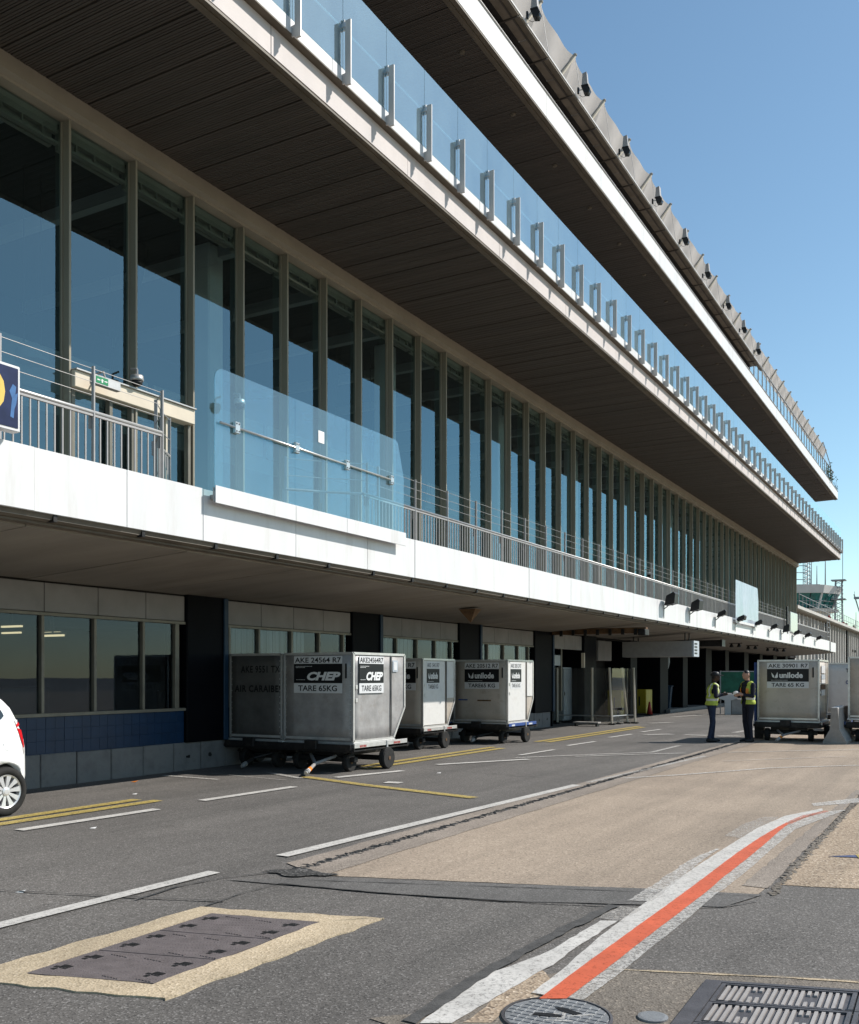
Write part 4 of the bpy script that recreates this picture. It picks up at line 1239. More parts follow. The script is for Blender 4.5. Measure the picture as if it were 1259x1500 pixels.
# ================================================================ UNDER THE DECK
hb = thing('roof_wedge', 'brown inverted pyramid bracket hanging from the deck underside', 'bracket', (-10.2, 20.0, 3.23))
MB().add([(-.22, -.16, 0.02), (.22, -.16, 0.02), (.22, .16, 0.02), (-.22, .16, 0.02), (0.02, 0, -.30)], [(0, 1, 4), (1, 2, 4), (2, 3, 4), (3, 0, 4), (3, 2, 1, 0)]).build('wedge', M['rust'], hb)
rb = thing('door_rail_beam', 'rusty beam with cable brackets hung across the deck underside', 'beam', (0, 0, 0))
MB().cbox(-12.2, -9.0, 29.9, 30.12, 3.06, 3.24, 0.01).build('beam', M['rust'], rb)
MB().cbox(-9.22, -8.98, 29.75, 30.2, 2.98, 3.18, 0.02).build('end_box', M['black_metal'], rb)
for k in range(7):
    MB().cbox(-11.9 + .42 * k, -11.8 + .42 * k, 29.84, 29.9, 3.0 + .02 * (k % 2), 3.2, 0.006).build('hanger', M['black_metal'], rb)
ad = thing('air_duct', 'long grey box duct with a grille end under the deck', 'duct', (0, 0, 0))
MB().cbox(-11.9, -9.2, 36.4, 37.2, 2.42, 3.02, 0.01).build('duct_body', M['steel_d'], ad)
gd = MB().cbox(-9.2, -9.12, 36.4, 37.2, 2.42, 3.02, 0.006).build('grille_plate', M['cabinet'], ad)
g_ = MB()
for k in range(4): g_.box(-9.125, -9.112, 36.5, 36.9, 2.52 + .12 * k, 2.58 + .12 * k)
g_.build('slot', M['black'], gd)
for y in (36.5, 37.1): MB().box(-11.5, -11.46, y, y + .04, 3.0, 3.2).box(-9.5, -9.46, y, y + .04, 3.0, 3.34).build('hanger', M['black_metal'], ad)
bb = thing('dark_beam', 'short black beam fixed under the deck beyond the duct', 'beam', (0, 0, 0))
MB().cbox(-11.4, -9.3, 41.6, 42.1, 2.96, 3.22, 0.01).build('beam', M['black_metal'], bb)
MB().cbox(-9.3, -9.22, 41.55, 42.15, 2.94, 3.24, 0.005).build('end_plate', M['black'], bb)
def spot_cluster():
    t = thing('under_deck_lamp', None, 'lamp', (0, 0, 0), group='small lamps on the deck underside')
    MB().cbox(-.3, .3, -.02, .02, 0, .03, .004).build('rail', M['black_metal'], t)
    for k in (-.2, .15):
        MB().lathe([(0.04, 0.0), (0.09, -.10), (0.10, -.16), (0.02, -.17)], (k, 0, 0), 'z', 10).build('lamp_shade', M['black_metal'], t)
        MB().path([(k, 0, -.02), (k + .12, .05, .05)], 0.012, 5).build('arm', M['rust'], t)
    return t
sc_ = spot_cluster()
for i, (x, y) in enumerate(((-9.9, 47.5), (-9.9, 51.5), (-9.7, 55.8), (-9.5, 57.6))):
    o = sc_ if i == 0 else copy_tree(sc_)
    o.location = (x, y, 3.24)
    o['label'] = 'pair of small sooty lamps under the deck, %s of the four' % ORD[i]

# ================================================================ AIR CARGO CONTAINERS
FX, FZ = (1, 0, 0), (0, 0, 1)
def container(label, loc, W, L, cut, m, rz=0.0, H_=1.63, seam_y=None):
    """origin: lower corner nearest the camera; depth W runs to -x, length L to +y; lower far edge cut back"""
    t = thing('air_container', label, 'air container', loc, rz)
    prof = [(0, 0.03), (L - cut, 0.03), (L, 0.62), (L, H_ - 0.02), (0, H_ - 0.02)]
    # body with gently dented panels
    bm = bmesh.new()
    n = len(prof)
    v = [bm.verts.new((-0.012, a, b)) for a, b in prof] + [bm.verts.new((-W + .012, a, b)) for a, b in prof]
    bm.faces.new(v[:n]); bm.faces.new(v[n:][::-1])
    for i in range(n): bm.faces.new((v[i], v[n + i], v[n + (i + 1) % n], v[(i + 1) % n]))
    bmesh.ops.triangulate(bm, faces=bm.faces[:])
    bmesh.ops.subdivide_edges(bm, edges=bm.edges[:], cuts=5, use_grid_fill=True)
    bmesh.ops.recalc_face_normals(bm, faces=bm.faces)
    bm.normal_update()
    from mathutils import noise as NZ
    off = Vector((loc[0] * 3.1, loc[1] * 1.7, 0))
    for q in bm.verts:
        edge = min(abs(q.co.x + .012), abs(q.co.x + W - .012)) < .001
        d = NZ.noise(q.co * 3.0 + off) * 0.014 + NZ.noise(q.co * 7.0 + off) * 0.006
        q.co -= q.normal * (0.006 + abs(d) * 0.8) * (1.0)
    mb = MB(); mb.bm(bm)
    mb.build('shell', m, t, True)
    r = 0.022
    def bar(a, b, w=r, name='edge_rail', mt=None):
        p = MB(); a = Vector(a); b = Vector(b)
        d = (b - a).normalized(); u = d.orthogonal().normalized()
        if abs(d.x) < .9: u = Vector((1, 0, 0))
        else: u = Vector((0, 1, 0))
        w2 = d.cross(u).normalized()
        vs_ = [c + u * (s1 * w) + w2 * (s2 * w) for c in (a, b) for s1, s2 in ((-1, -1), (1, -1), (1, 1), (-1, 1))]
        p.add(vs_, [(0, 3, 2, 1), (4, 5, 6, 7), (0, 1, 5, 4), (1, 2, 6, 5), (2, 3, 7, 6), (3, 0, 4, 7)])
        return p.build(name, mt or M['rail_alu'], t)
    for x in (-r, -W + r):
        pts = [(x, r, 0.06), (x, L - cut, 0.06), (x, L - r, 0.62), (x, L - r, H_ - r), (x, r, H_ - r), (x, r, 0.06)]
        for a, b in zip(pts, pts[1:]): bar(a, b)
    for (yy, zz) in ((r, H_ - r), (L - r, H_ - r), (r, 0.10)): bar((-W + r, yy, zz), (-r, yy, zz))
    MB().cbox(-W - .02, .02, -.02, L - cut + .02, 0.0, 0.045, 0.006).build('base_plate', M['rail_alu'], t)
    # door seam, latch strap and rivets
    sy = seam_y or L * 0.70
    MB().cbox(-0.006, 0.006, sy, sy + 0.035, 0.10, H_ - .05, 0.003).build('door_seam', M['alu_dark'], t)
    if W > 1.4: MB().cbox(-0.17, -0.135, -0.012, 0.0, H_ - 0.46, H_ - 0.20, 0.004).build('strap_slot', M['black'], t)
    for z in (0.75, 0.98): MB().cbox(-0.004, 0.014, 0.06, 0.12, z, z + .07, 0.004).build('latch', M['rail_alu'], t)
    rv = MB()
    for k in range(13):
        z = 0.16 + k * .11
        rv.box(-W + .055, -W + .068, -0.004, 0.004, z, z + .013)
        rv.box(-.068, -.055, -0.004, 0.004, z, z + .013)
    stuff(rv.build('rivets', M['rail_alu'], t))
    t['fr'] = 0
    front = ((-W, 0.004, 0), FX, FZ)          # facing the camera's side, reading towards +x
    side = ((0.0, 0, 0), (0, 1, 0), FZ)
    del t['fr']
    return t, front, side
H_ = 1.63
def plate(fr, t, x0, x1, z0, z1, m, th=0.006, name='label_sticker'):
    p = MB(); quad(p, fr, x0, x1, z0, z1, th)
    return p.build(name, M[m], t)
def fine_print(fr, o, x, z, n=2, w=.16):
    p = MB()
    for k in range(n):
        q = x
        while q < x + w * (1 if k == 0 else .6):
            l_ = random.uniform(.012, .03); quad(p, fr, q, q + l_, z - .022 * k, z - .022 * k + .008, .0005); q += l_ + .008
    p.build('small_print', M['ink_white'], o)
def chep(fr, t, x0, x1, code):
    w = x1 - x0
    up = fr_off(fr, .0065)
    s1 = plate(fr, t, x0, x1, H_ - .20, H_ - .065, 'sticker')
    text(code, x0 + .02 * w, x1 - .02 * w, H_ - .183, H_ - .088, up, M['ink'], s1, bold=.02)
    s2 = plate(fr, t, x0, x1, H_ - .545, H_ - .203, 'sticker_black')
    text('CHEP', x0 + .28 * w, x1 - .03 * w, H_ - .50, H_ - .345, up, M['ink_white'], s2, bold=.05, shear=.28)
    fine_print(up, s2, x0 + .04 * w, H_ - .25, 2, .32 * w); fine_print(up, s2, x0 + .05 * w, H_ - .49, 1, .18 * w)
    s3 = plate(fr, t, x0, x1, H_ - .725, H_ - .548, 'sticker')
    text('TARE 65KG', x0 + .09 * w, x1 - .10 * w, H_ - .69, H_ - .585, up, M['ink'], s3, bold=.02)
def unilode(fr, t, x0, x1, code, tare, top='bare'):
    w = x1 - x0
    up = fr_off(fr, .0065)
    s1 = plate(fr, t, x0, x1, H_ - .235, H_ - .075, 'sticker')
    text(code, x0 + .03 * w, x1 - .02 * w, H_ - .205, H_ - .105, up, M['ink'], s1, bold=.015)
    s2 = plate(fr, t, x0, x1, H_ - .565, H_ - .24, 'sticker_black')
    text('unilode', x0 + .30 * w, x1 - .14 * w, H_ - .475, H_ - .325, up, M['ink_white'], s2, bold=.035)
    lg = MB()
    O, Rr, U = up
    def pl(pts):
        q = [(O + Rr * (x0 + a * w) + U * (H_ - .565 + b) + Rr.cross(U) * .0012) for a, b in pts]
        lg.add(q, [tuple(range(len(q)))])
    # the bird-like mark: two wings rising from a curved base
    pl([(.105, .235), (.13, .12), (.17, .095), (.175, .15)])
    pl([(.18, .095), (.255, .245), (.265, .11), (.235, .09)])
    lg.build('emblem', M['ink_white'], s2)
    fine_print(up, s2, x0 + .10 * w, H_ - .535, 1, .40 * w)
    s3 = plate(fr, t, x0, x1, H_ - .735, H_ - .568, 'sticker')
    text(tare, x0 + .11 * w, x1 - .11 * w, H_ - .70, H_ - .60, up, M['ink'], s3, bold=.02)

t, fr, sd = container('dented aluminium container with CHEP stickers, nearest the double yellow lines', (-9.40, 13.96, 0.485), 1.53, 1.77, 0.42, M['alu'], R(0))
chep(fr, t, 0.24, 1.29, 'AKE 24564 R7')
chep(sd, t, 0.18, 0.98, 'AKE24564R7')
plate(sd, t, 1.30, 1.48, H_ - .34, H_ - .13, 'cabinet', .004, 'document_pocket'); plate(fr_off(sd, .006), t, 1.335, 1.445, H_ - .31, H_ - .16, 'sticker', .003, 'document')
c1 = t
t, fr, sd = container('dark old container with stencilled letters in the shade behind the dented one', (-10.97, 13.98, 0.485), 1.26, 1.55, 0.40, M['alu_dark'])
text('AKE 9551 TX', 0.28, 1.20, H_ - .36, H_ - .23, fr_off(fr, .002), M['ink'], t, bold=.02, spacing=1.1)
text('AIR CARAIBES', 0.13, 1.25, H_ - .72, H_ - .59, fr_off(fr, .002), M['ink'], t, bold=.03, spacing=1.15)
t, fr, sd = container('pale container half in sun between the dented one and the next', (-10.88, 18.99, 0.47), 1.53, 1.56, 0.38, M['alu_tan'])
unilode(fr, t, 0.30, 1.33, 'AKE 15413 R7', 'TARE 65 KG')
unilode(sd, t, 0.16, 0.76, 'AKE 15413 R7', 'TARE65 KG')
plate(sd, t, 0.02, 1.03, 0.10, H_ - .06, 'alu_white', .002, 'door_panel')
plate(sd, t, 1.14, 1.48, 0.70, H_ - .06, 'alu_white', .002, 'door_panel')
t, fr, sd = container('pale container on a blue railed trolley, farthest of the left group', (-10.03, 21.74, 0.475), 1.53, 1.60, 0.38, M['alu_tan'])
unilode(fr, t, 0.32, 1.28, 'AKE 20512 R7', 'TARE65 KG')
unilode(sd, t, 0.14, 0.80, 'AKE 20512 R7', 'TARE 65 KG')
plate(sd, t, 0.02, 1.06, 0.10, H_ - .06, 'alu_white', .002, 'door_panel')
plate(sd, t, 1.17, 1.52, 0.70, H_ - .06, 'alu_white', .002, 'door_panel')
plate(fr, t, 0.14, 0.40, 0.60, 0.63, 'blue_metal', .004, 'blue_mark'); plate(fr, t, 0.68, 1.06, 0.585, 0.62, 'rust', .004, 'rust_mark')
t, fr, sd = container('tan aluminium container on a trolley beside the two workers', (-3.39, 26.25, 0.485), 1.53, 1.75, 0.30, M['alu_tan'])
unilode(fr, t, 0.245, 1.27, 'AKE 30901 R7', 'TARE 65 KG')
for (z0, z1, mm) in ((1.28, 1.48, 'sticker'), (1.13, 1.25, 'cabinet'), (1.0, 1.12, 'sticker'), (0.86, 0.99, 'rust'), (0.70, 0.85, 'sticker')): plate(sd, t, 0.35, 1.05, z0, z1, mm)
t, fr, sd = container('grey white container seen behind the tan one, on a dark blue base', (-2.46, 31.9, 0.47), 1.53, 1.75, 0.3, M['alu_white'])
text('TX', 0.62, 0.80, H_ - .30, H_ - .18, fr_off(fr, .003), M['ink'], t, bold=.02); text('08', 0.62, 0.78, H_ - .66, H_ - .54, fr_off(fr, .003), M['blue_metal'], t, bold=.02)
MB().cbox(-0.62, -0.60, -0.012, 0.0, 0.05, H_ - .03, .003).build('door_seam', M['alu_dark'], t)
t, fr, sd = container('tan container at the right edge of the picture with faded lettering', (-1.26, 26.9, 0.56), 1.53, 1.75, 0.3, M['alu_tan'])
unilode(fr, t, 0.28, 1.27, 'AKE 21117 R7', 'TARE 65 KG')

# ---------------------------------------------------------------- container trolleys
def wheel(parent, x, y, r, w, side):
    o = MB().lathe([(r * .55, -w / 2), (r * .92, -w / 2), (r, -w * .3), (r, w * .3), (r * .92, w / 2), (r * .55, w / 2)], (0, 0, 0), 'x', 22).mesh('wheel', M['rubber'])
    tyre = put('wheel', o, parent, (x, y, r), smooth=False)
    h = MB().lathe([(r * .56, -w * .35), (r * .56, w * .30 * 1), (r * .40, w * .38), (r * .2, w * .3), (r * .17, w * .58), (0.0, w * .6)] if side > 0 else [(0.0, -w * .6), (r * .17, -w * .58), (r * .2, -w * .3), (r * .40, -w * .38), (r * .56, -w * .3), (r * .56, w * .35)], (0, 0, 0), 'x', 16)
    put('rim', h.mesh('rim', M['rust'] if side > 0 else M['black_metal']), tyre)
    return tyre
def trolley(label, loc, W=1.62, L=1.80, railm='rail_alu', bar_end=(-0.9, -0.55, 0.10), mark='red', rz=0.0, tape=False):
    t = thing('container_trolley', label, 'trolley', loc, rz)
    # deck: two rails, cross beams and rollers
    fr_ = MB()
    for x in (0.0, -W / 2, -W): fr_.cbox(x - .035, x + .035, -0.06, L, 0.375, 0.445, .006)
    for y in (-0.05, L * .5, L): fr_.cbox(-W, 0, y - .03, y + .03, 0.36, 0.44, .006)
    fr_.build('deck_frame', M['black_metal'], t)
    for k in range(9):
        y = 0.08 + k * (L - .2) / 8
        MB().tube((-W + .05, y, 0.45), (-.05, y, 0.45), 0.022, 8).build('roller', M['steel'], t)
    r = MB().cbox(0.012, 0.035, -0.04, L - .06, 0.40, 0.515, .005).build('side_rail', M[railm], t)
    mk = MB()
    for a, b in ((0.12, 0.30), (L - .55, L - .32)):
        x = a
        while x < b:
            w_ = random.uniform(.02, .04); quad(mk, ((0.0355, 0, 0), (0, 1, 0), FZ), x, x + w_, 0.445, 0.485, .001); x += w_ + .012
    stuff(mk.build('rail_print', M[mark], r))
    MB().cbox(-W - .03, -W - .008, -0.04, L - .06, 0.40, 0.515, .005).build('side_rail', M[railm], t)
    MB().cbox(-W + .02, -.02, -0.10, -0.075, 0.40, 0.50, .005).build('end_rail', M['black_metal'], t)
    MB().cbox(-W * .5 - .16, -W * .5 + .10, -0.16, -0.08, 0.40, 0.56, .01).build('lock_lever', M['black_metal'], t)
    MB().cbox(0.015, 0.05, L * .55, L * .55 + .05, 0.20, 0.52, .006).build('stop_pedal', M['steel'], t)
    # chassis, turntable, axles
    MB().cbox(-W * .5 - .45, -W * .5 + .45, 0.20, L - .2, 0.27, 0.35, .01).build('chassis', M['black_metal'], t)
    MB().cbox(-W + .12, -.12, 0.18, 0.30, 0.17, 0.26, .01).build('axle', M['black_metal'], t)
    MB().cbox(-W + .06, -.06, L * .55, L * .55 + .09, 0.15, 0.24, .01).build('axle', M['black_metal'], t)
    for x, s_ in ((-0.27, 1), (-W + .27, -1)): wheel(t, x, 0.24, 0.165, 0.11, s_)
    for x, s_ in ((0.02, 1), (-W - .02, -1)): wheel(t, x, L * .55 + .04, 0.20, 0.12, s_)
    # drawbar with its eye, lying low
    e = Vector((-W * .5 + bar_end[0] + .55, bar_end[1], bar_end[2])); s0 = Vector((-W * .5, 0.22, 0.27))
    tb = MB().path([s0 + Vector((-.28, 0, 0)), s0.lerp(e, .55), e], 0.032, 8).path([s0 + Vector((.28, 0, 0)), s0.lerp(e, .55)], 0.028, 8)
    d = tb.build('drawbar', M['steel_d'] if tape else M['black_metal'], t)
    dv = (e - s0).normalized()
    MB().tube(e, e + dv * .09, 0.045, 8).tube(e + dv * .09, e + dv * .14, 0.03, 8).build('towing_eye', M['steel'], d)
    if tape:
        MB().tube(e - dv * .16, e - dv * .05, 0.038, 8).build('orange_tape', M['orange'], d)
        MB().tube(e - dv * .035, e - dv * .01, 0.040, 8).build('white_tape', M['paper'], d)
    return t
trolley('sooty trolley with an orange taped drawbar carrying the dented container', (-9.36, 13.93, 0), bar_end=(-0.16, -0.78, 0.09), tape=True)
trolley('black trolley in deep shade carrying the dark stencilled container', (-10.95, 13.95, 0), W=1.30, bar_end=(-0.50, -0.30, 0.10), L=1.6)
trolley('black trolley with a pale side rail under the half sunlit container', (-10.84, 18.94, 0), L=1.62)
trolley('black trolley with a blue and white side rail under the farthest left container', (-9.99, 21.69, 0), railm='blue_metal', mark='ink_white', L=1.72, bar_end=(-0.55, -0.3, 0.12))
trolley('black trolley with grey drawbar under the tan container beside the workers', (-3.35, 26.20, 0), L=1.78, bar_end=(-0.70, -0.42, 0.09), tape=True)
trolley('dark blue trolley under the grey white container', (-2.42, 31.85, 0), railm='blue_metal', mark='ink_white')
trolley('blue trolley under the container at the right edge', (-1.22, 26.85, 0.0), railm='blue_metal', mark='ink_white', bar_end=(-0.7, -0.5, 0.1))
MB_ = None
cv = thing('canvas_cover', 'folded blue canvas flap hanging beside the tan container', 'canvas', (-5.02, 26.35, 0.5))
cm = MB()
pts = [(0, 0), (.05, -.03), (.09, .01), (.06, .05), (.02, .04)]
cm.prism(pts, 0.0, 1.55, 'z'); cm.build('canvas', M['blue_metal'], cv)

# ================================================================ PEOPLE
def capsule(p, q, r1, r2, n=14):
    mb = MB(); p = Vector(p); q = Vector(q); d = (q - p); L = d.length
    d = d / L if L > 1e-6 else Vector((0, 0, 1))
    a = d.orthogonal().normalized(); b = d.cross(a)
    rings = []
    for k in range(5):
        t = (k / 4) * math.pi / 2
        rings.append((p - d * r1 * math.cos(t), r1 * math.sin(t)))
    for k in range(5):
        t = (k / 4) * math.pi / 2
        rings.append((q + d * r2 * math.sin(t), r2 * math.cos(t)))
    v = []
    for c, r in rings:
        for i in range(n):
            th = 6.283185 * i / n
            v.append(c + a * (max(r, 1e-4) * math.cos(th)) + b * (max(r, 1e-4) * math.sin(th)))
    m = len(rings)
    f = [(k * n + i, k * n + (i + 1) % n, (k + 1) * n + (i + 1) % n, (k + 1) * n + i) for k in range(m - 1) for i in range(n)]
    f += [tuple(range(n))[::-1], tuple(range((m - 1) * n, m * n))]
    return v, f
def ellipsoid(c, rx, ry, rz, n=18, rot=None):
    v, f = [], []
    m = 12
    for j in range(m + 1):
        ph = math.pi * j / m
        for i in range(n):
            th = 6.283185 * i / n
            q = Vector((rx * max(math.sin(ph), .001) * math.cos(th), ry * max(math.sin(ph), .001) * math.sin(th), rz * math.cos(ph)))
            if rot: q = rot @ q
            v.append(Vector(c) + q)
    for j in range(m):
        for i in range(n):
            f.append((j * n + i, (j + 1) * n + i, (j + 1) * n + (i + 1) % n, j * n + (i + 1) % n))
    f += [tuple(range(n)), tuple(range(m * n, (m + 1) * n))[::-1]]
    return v, f
def fuse(parts, voxel, smooth=3):
    """overlapping solids -> one continuous skin"""
    mb = MB()
    for v, f in parts: mb.add(v, f)
    me = mb.mesh('fuse', M['black'])
    ob = bpy.data.objects.new('fuse', me); COL.objects.link(ob)
    md = ob.modifiers.new('r', 'REMESH'); md.mode = 'VOXEL'; md.voxel_size = voxel
    if smooth:
        sm = ob.modifiers.new('s', 'SMOOTH'); sm.iterations = smooth; sm.factor = 0.5
    dg = bpy.context.evaluated_depsgraph_get()
    out = bpy.data.meshes.new_from_object(ob.evaluated_get(dg))
    bpy.data.objects.remove(ob); bpy.data.meshes.remove(me)
    out.materials.clear()
    return out
def person(label, loc, rz, S, skin, top, legs, hands, head_turn=0.0, lean=0.0, stance=0.1, cap=False, vest_open=False, step=0.0):
    """faces local +x; S scales a 1.80 m figure"""
    t = thing('person', label, 'person', loc, rz)
    P = []
    cap_ = lambda p, q, a, b: P.append(capsule(Vector(p) * S, Vector(q) * S, a * S, b * S))
    ell = lambda c, x, y, z, rot=None: P.append(ellipsoid(Vector(c) * S, x * S, y * S, z * S, rot=rot))
    # legs and shoes
    for s_ in (-1, 1):
        dx = step * s_
        hip = (0.0, .085 * s_, .92); knee = (0.03 + dx * .5, (.08 + stance * .4) * s_, .50); ank = (-.02 + dx, (.08 + stance * .6) * s_, .10)
        cap_(hip, knee, .098, .066); cap_(knee, ank, .064, .050)
        cap_((ank[0], ank[1], .14), (ank[0], ank[1], .08), .052, .055)
        cap_((ank[0] - .04, ank[1], .045), (ank[0] + .10, ank[1] + .015 * s_, .042), .046, .044)
        cap_((ank[0] + .10, ank[1] + .015 * s_, .040), (ank[0] + .17, ank[1] + .02 * s_, .036), .044, .034)
    # trunk
    torso = []
    def te(c, x, y, z): torso.append((c, x, y, z))
    te((0, 0, .97), .135, .185, .14); te((lean * .3, 0, 1.12), .125, .170, .16); te((lean * .7, 0, 1.30), .130, .195, .17); te((lean, 0, 1.43), .105, .185, .085)
    for c, x, y, z in torso: ell(c, x, y, z)
    cap_((lean, 0, 1.44), (lean * 1.3 + .015, 0, 1.58), .062, .054)
    # head: skull, jaw, nose, ears, brow
    hc = Vector((lean * 1.4 + .025, 0, 1.675))
    rt = Matrix.Rotation(head_turn, 3, 'Z')
    hd = lambda d: tuple(hc + rt @ Vector(d))
    ell(hc, .098, .078, .118); ell(hd((.03, 0, -.055)), .070, .058, .068, rot=rt)
    ell(hd((.10, 0, -.015)), .020, .016, .032, rot=rt); ell(hd((.085, 0, -.075)), .016, .026, .012, rot=rt); ell(hd((.075, 0, .03)), .025, .055, .016, rot=rt)
    for s_ in (-1, 1): ell(hd((-.005, .080 * s_, -.01)), .022, .012, .034, rot=rt)
    # arms and hands
    for s_, (elb, wri, aim) in zip((-1, 1), hands):
        sh = (lean, .185 * s_, 1.42)
        cap_(sh, elb, .066, .050); cap_(elb, wri, .050, .034)
        w = Vector(wri); a = Vector(aim).normalized(); side = a.cross(Vector((0, 0, 1))).normalized() if abs(a.z) < .9 else Vector((0, 1, 0))
        up = side.cross(a)
        pal = w + a * .055
        cap_(w, pal + a * .03, .030, .036); ell(pal + a * .01, .042, .036, .030)
        inn = Vector((0, -s_, 0))
        for k, ln in enumerate((.062, .072, .068, .052)):
            b0 = pal + a * .035 + up * (.027 - .018 * k)
            b1 = b0 + a * ln * .55 + inn * .006; b2 = b1 + a * ln * .30 + inn * ln * .45
            cap_(b0, b1, .0105, .0098); cap_(b1, b2, .0098, .0085)
        b0 = w + a * .03 + up * .028; b1 = b0 + a * .03 + up * .022 + inn * .012; b2 = b1 + a * .028 + inn * .012
        cap_(b0, b1, .0125, .011); cap_(b1, b2, .011, .009)
    me = fuse(P, 0.0095 * S, 3)
    names = [skin, top, legs, 'black', 'black']
    for nme in names: me.materials.append(M[nme])
    wz = [Vector(h[1]) * S for h in hands]; wa = [Vector(h[2]).normalized() for h in hands]
    for p in me.polygons:
        c = p.center; z = c.z / S
        mi = 1
        if z < .095: mi = 3
        elif z < .96 and math.hypot(c.x, c.y) / S < .30: mi = 2
        if z > 1.535: mi = 0
        for w, a in zip(wz, wa):
            if (c - w).length < .21 * S and (c - w).dot(a) > 0.005: mi = 0
        if z > 1.60:
            l = rt.inverted() @ (c / S - hc)
            if (l.z > .035 and l.x < .075) or (l.x < -.035 and l.z > -.06): mi = 4
        p.material_index = mi; p.use_smooth = True
    body = put('body', me, t)
    # vest: a shell round the trunk only
    V = [ellipsoid(Vector(c) * S, (x + .030) * S, (y + .026) * S, z * S * 1.06) for c, x, y, z in torso]
    for s_ in (-1, 1): V.append(capsule(Vector((lean, .07 * s_, 1.475)) * S, Vector((lean, .135 * s_, 1.455)) * S, .062 * S, .060 * S))
    vm = fuse(V, 0.014 * S, 4)
    bm = bmesh.new(); bm.from_mesh(vm); bpy.data.meshes.remove(vm)
    kill = []
    for f in bm.faces:
        c = f.calc_center_median() / S
        k = c.z < .95 or c.z > 1.52 or (abs(c.y) < .075 and c.z > 1.44) or (abs(c.y) > .185 and c.z > 1.24) or (math.hypot(c.x - lean, c.y) < .085 and c.z > 1.40)
        if c.x > .02 and abs(c.y) < (.075 if vest_open else .006) + max(0, c.z - 1.2) * .12: k = True
        if k: kill.append(f)
    bmesh.ops.delete(bm, geom=kill, context='FACES')
    vm = bpy.data.meshes.new('vest'); bm.to_mesh(vm); bm.free()
    vm.materials.append(M['hivis']); vm.materials.append(M['hivis_band']); vm.materials.append(M['hivis_orange'])
    for p in vm.polygons:
        z = p.center.z / S; y = abs(p.center.y) / S
        p.use_smooth = True
        if 1.06 < z < 1.11 or (z > 1.15 and .10 < y < .145 and p.normal.x * p.center.x > 0 and not vest_open): p.material_index = 1
        elif vest_open and 1.13 < z < 1.34 and p.center.x > 0 and y < .15: p.material_index = 2
    put('safety_vest', vm, t)
    if cap:
        cm = MB()
        cm.lathe([(.112 * S, -.005), (.114 * S, .03 * S), (.104 * S, .075 * S), (.07 * S, .105 * S), (.0, .118 * S)], tuple((hc + Vector((-.008, 0, .025))) * S), 'z', 18)
        br = hc + rt @ Vector((.13, 0, .035))
        v, f = ellipsoid(br * S, .085 * S, .075 * S, .012 * S, rot=rt)
        cm.add(v, f)
        cm.build('cap', M['black'], t, True)
    return t, hc * S
# left worker: cap, seen from the side, writing on a pad
HL = [((.06, -.24, 1.17), (.25, -.12, 1.22), (.95, .25, .15)), ((.08, .23, 1.16), (.27, .06, 1.20), (.95, -.15, .25))]
person('dark capped worker in a yellow vest and jeans, standing on the left and writing', (-5.84, 25.12, 0), R(25), 1.0, 'skin_dark', 'cloth_navy', 'cloth_jean', HL, head_turn=0.0, lean=.05, stance=.05, cap=True, step=.06)
pd = thing('note_pad', 'small white pad held by the capped worker', 'note pad', (-5.84, 25.12, 0), R(25))
MB().cbox(.36, .50, -.06, .05, 1.235, 1.25, .003).build('pad', M['paper'], pd); MB().cbox(.35, .51, -.065, .055, 1.222, 1.234, .003).build('pad_back', M['black'], pd)
HR_ = [((.10, -.25, 1.15), (.27, -.10, 1.16), (.9, .35, .05)), ((.08, .25, 1.15), (.26, .10, 1.18), (.9, -.35, .10))]
person('bareheaded worker with an open yellow vest facing the capped one beside the tan container', (-5.0, 25.5, 0), R(232), 1.03, 'skin_light', 'cloth_navy', 'cloth_navy', HR_, head_turn=R(-14), lean=.02, stance=.05, vest_open=True, step=.03)
gl = thing('crumpled_paper', 'crumpled white paper in the bareheaded worker\'s hands', 'paper', (-5.0, 25.5, 0), R(232))
v, f = ellipsoid((.37, -.03, 1.255), .065, .075, .055)
v = [q + Vector((random.uniform(-.012, .012), random.uniform(-.012, .012), random.uniform(-.012, .012))) for q in v]
MB().add(v, f).build('paper', M['paper'], gl)

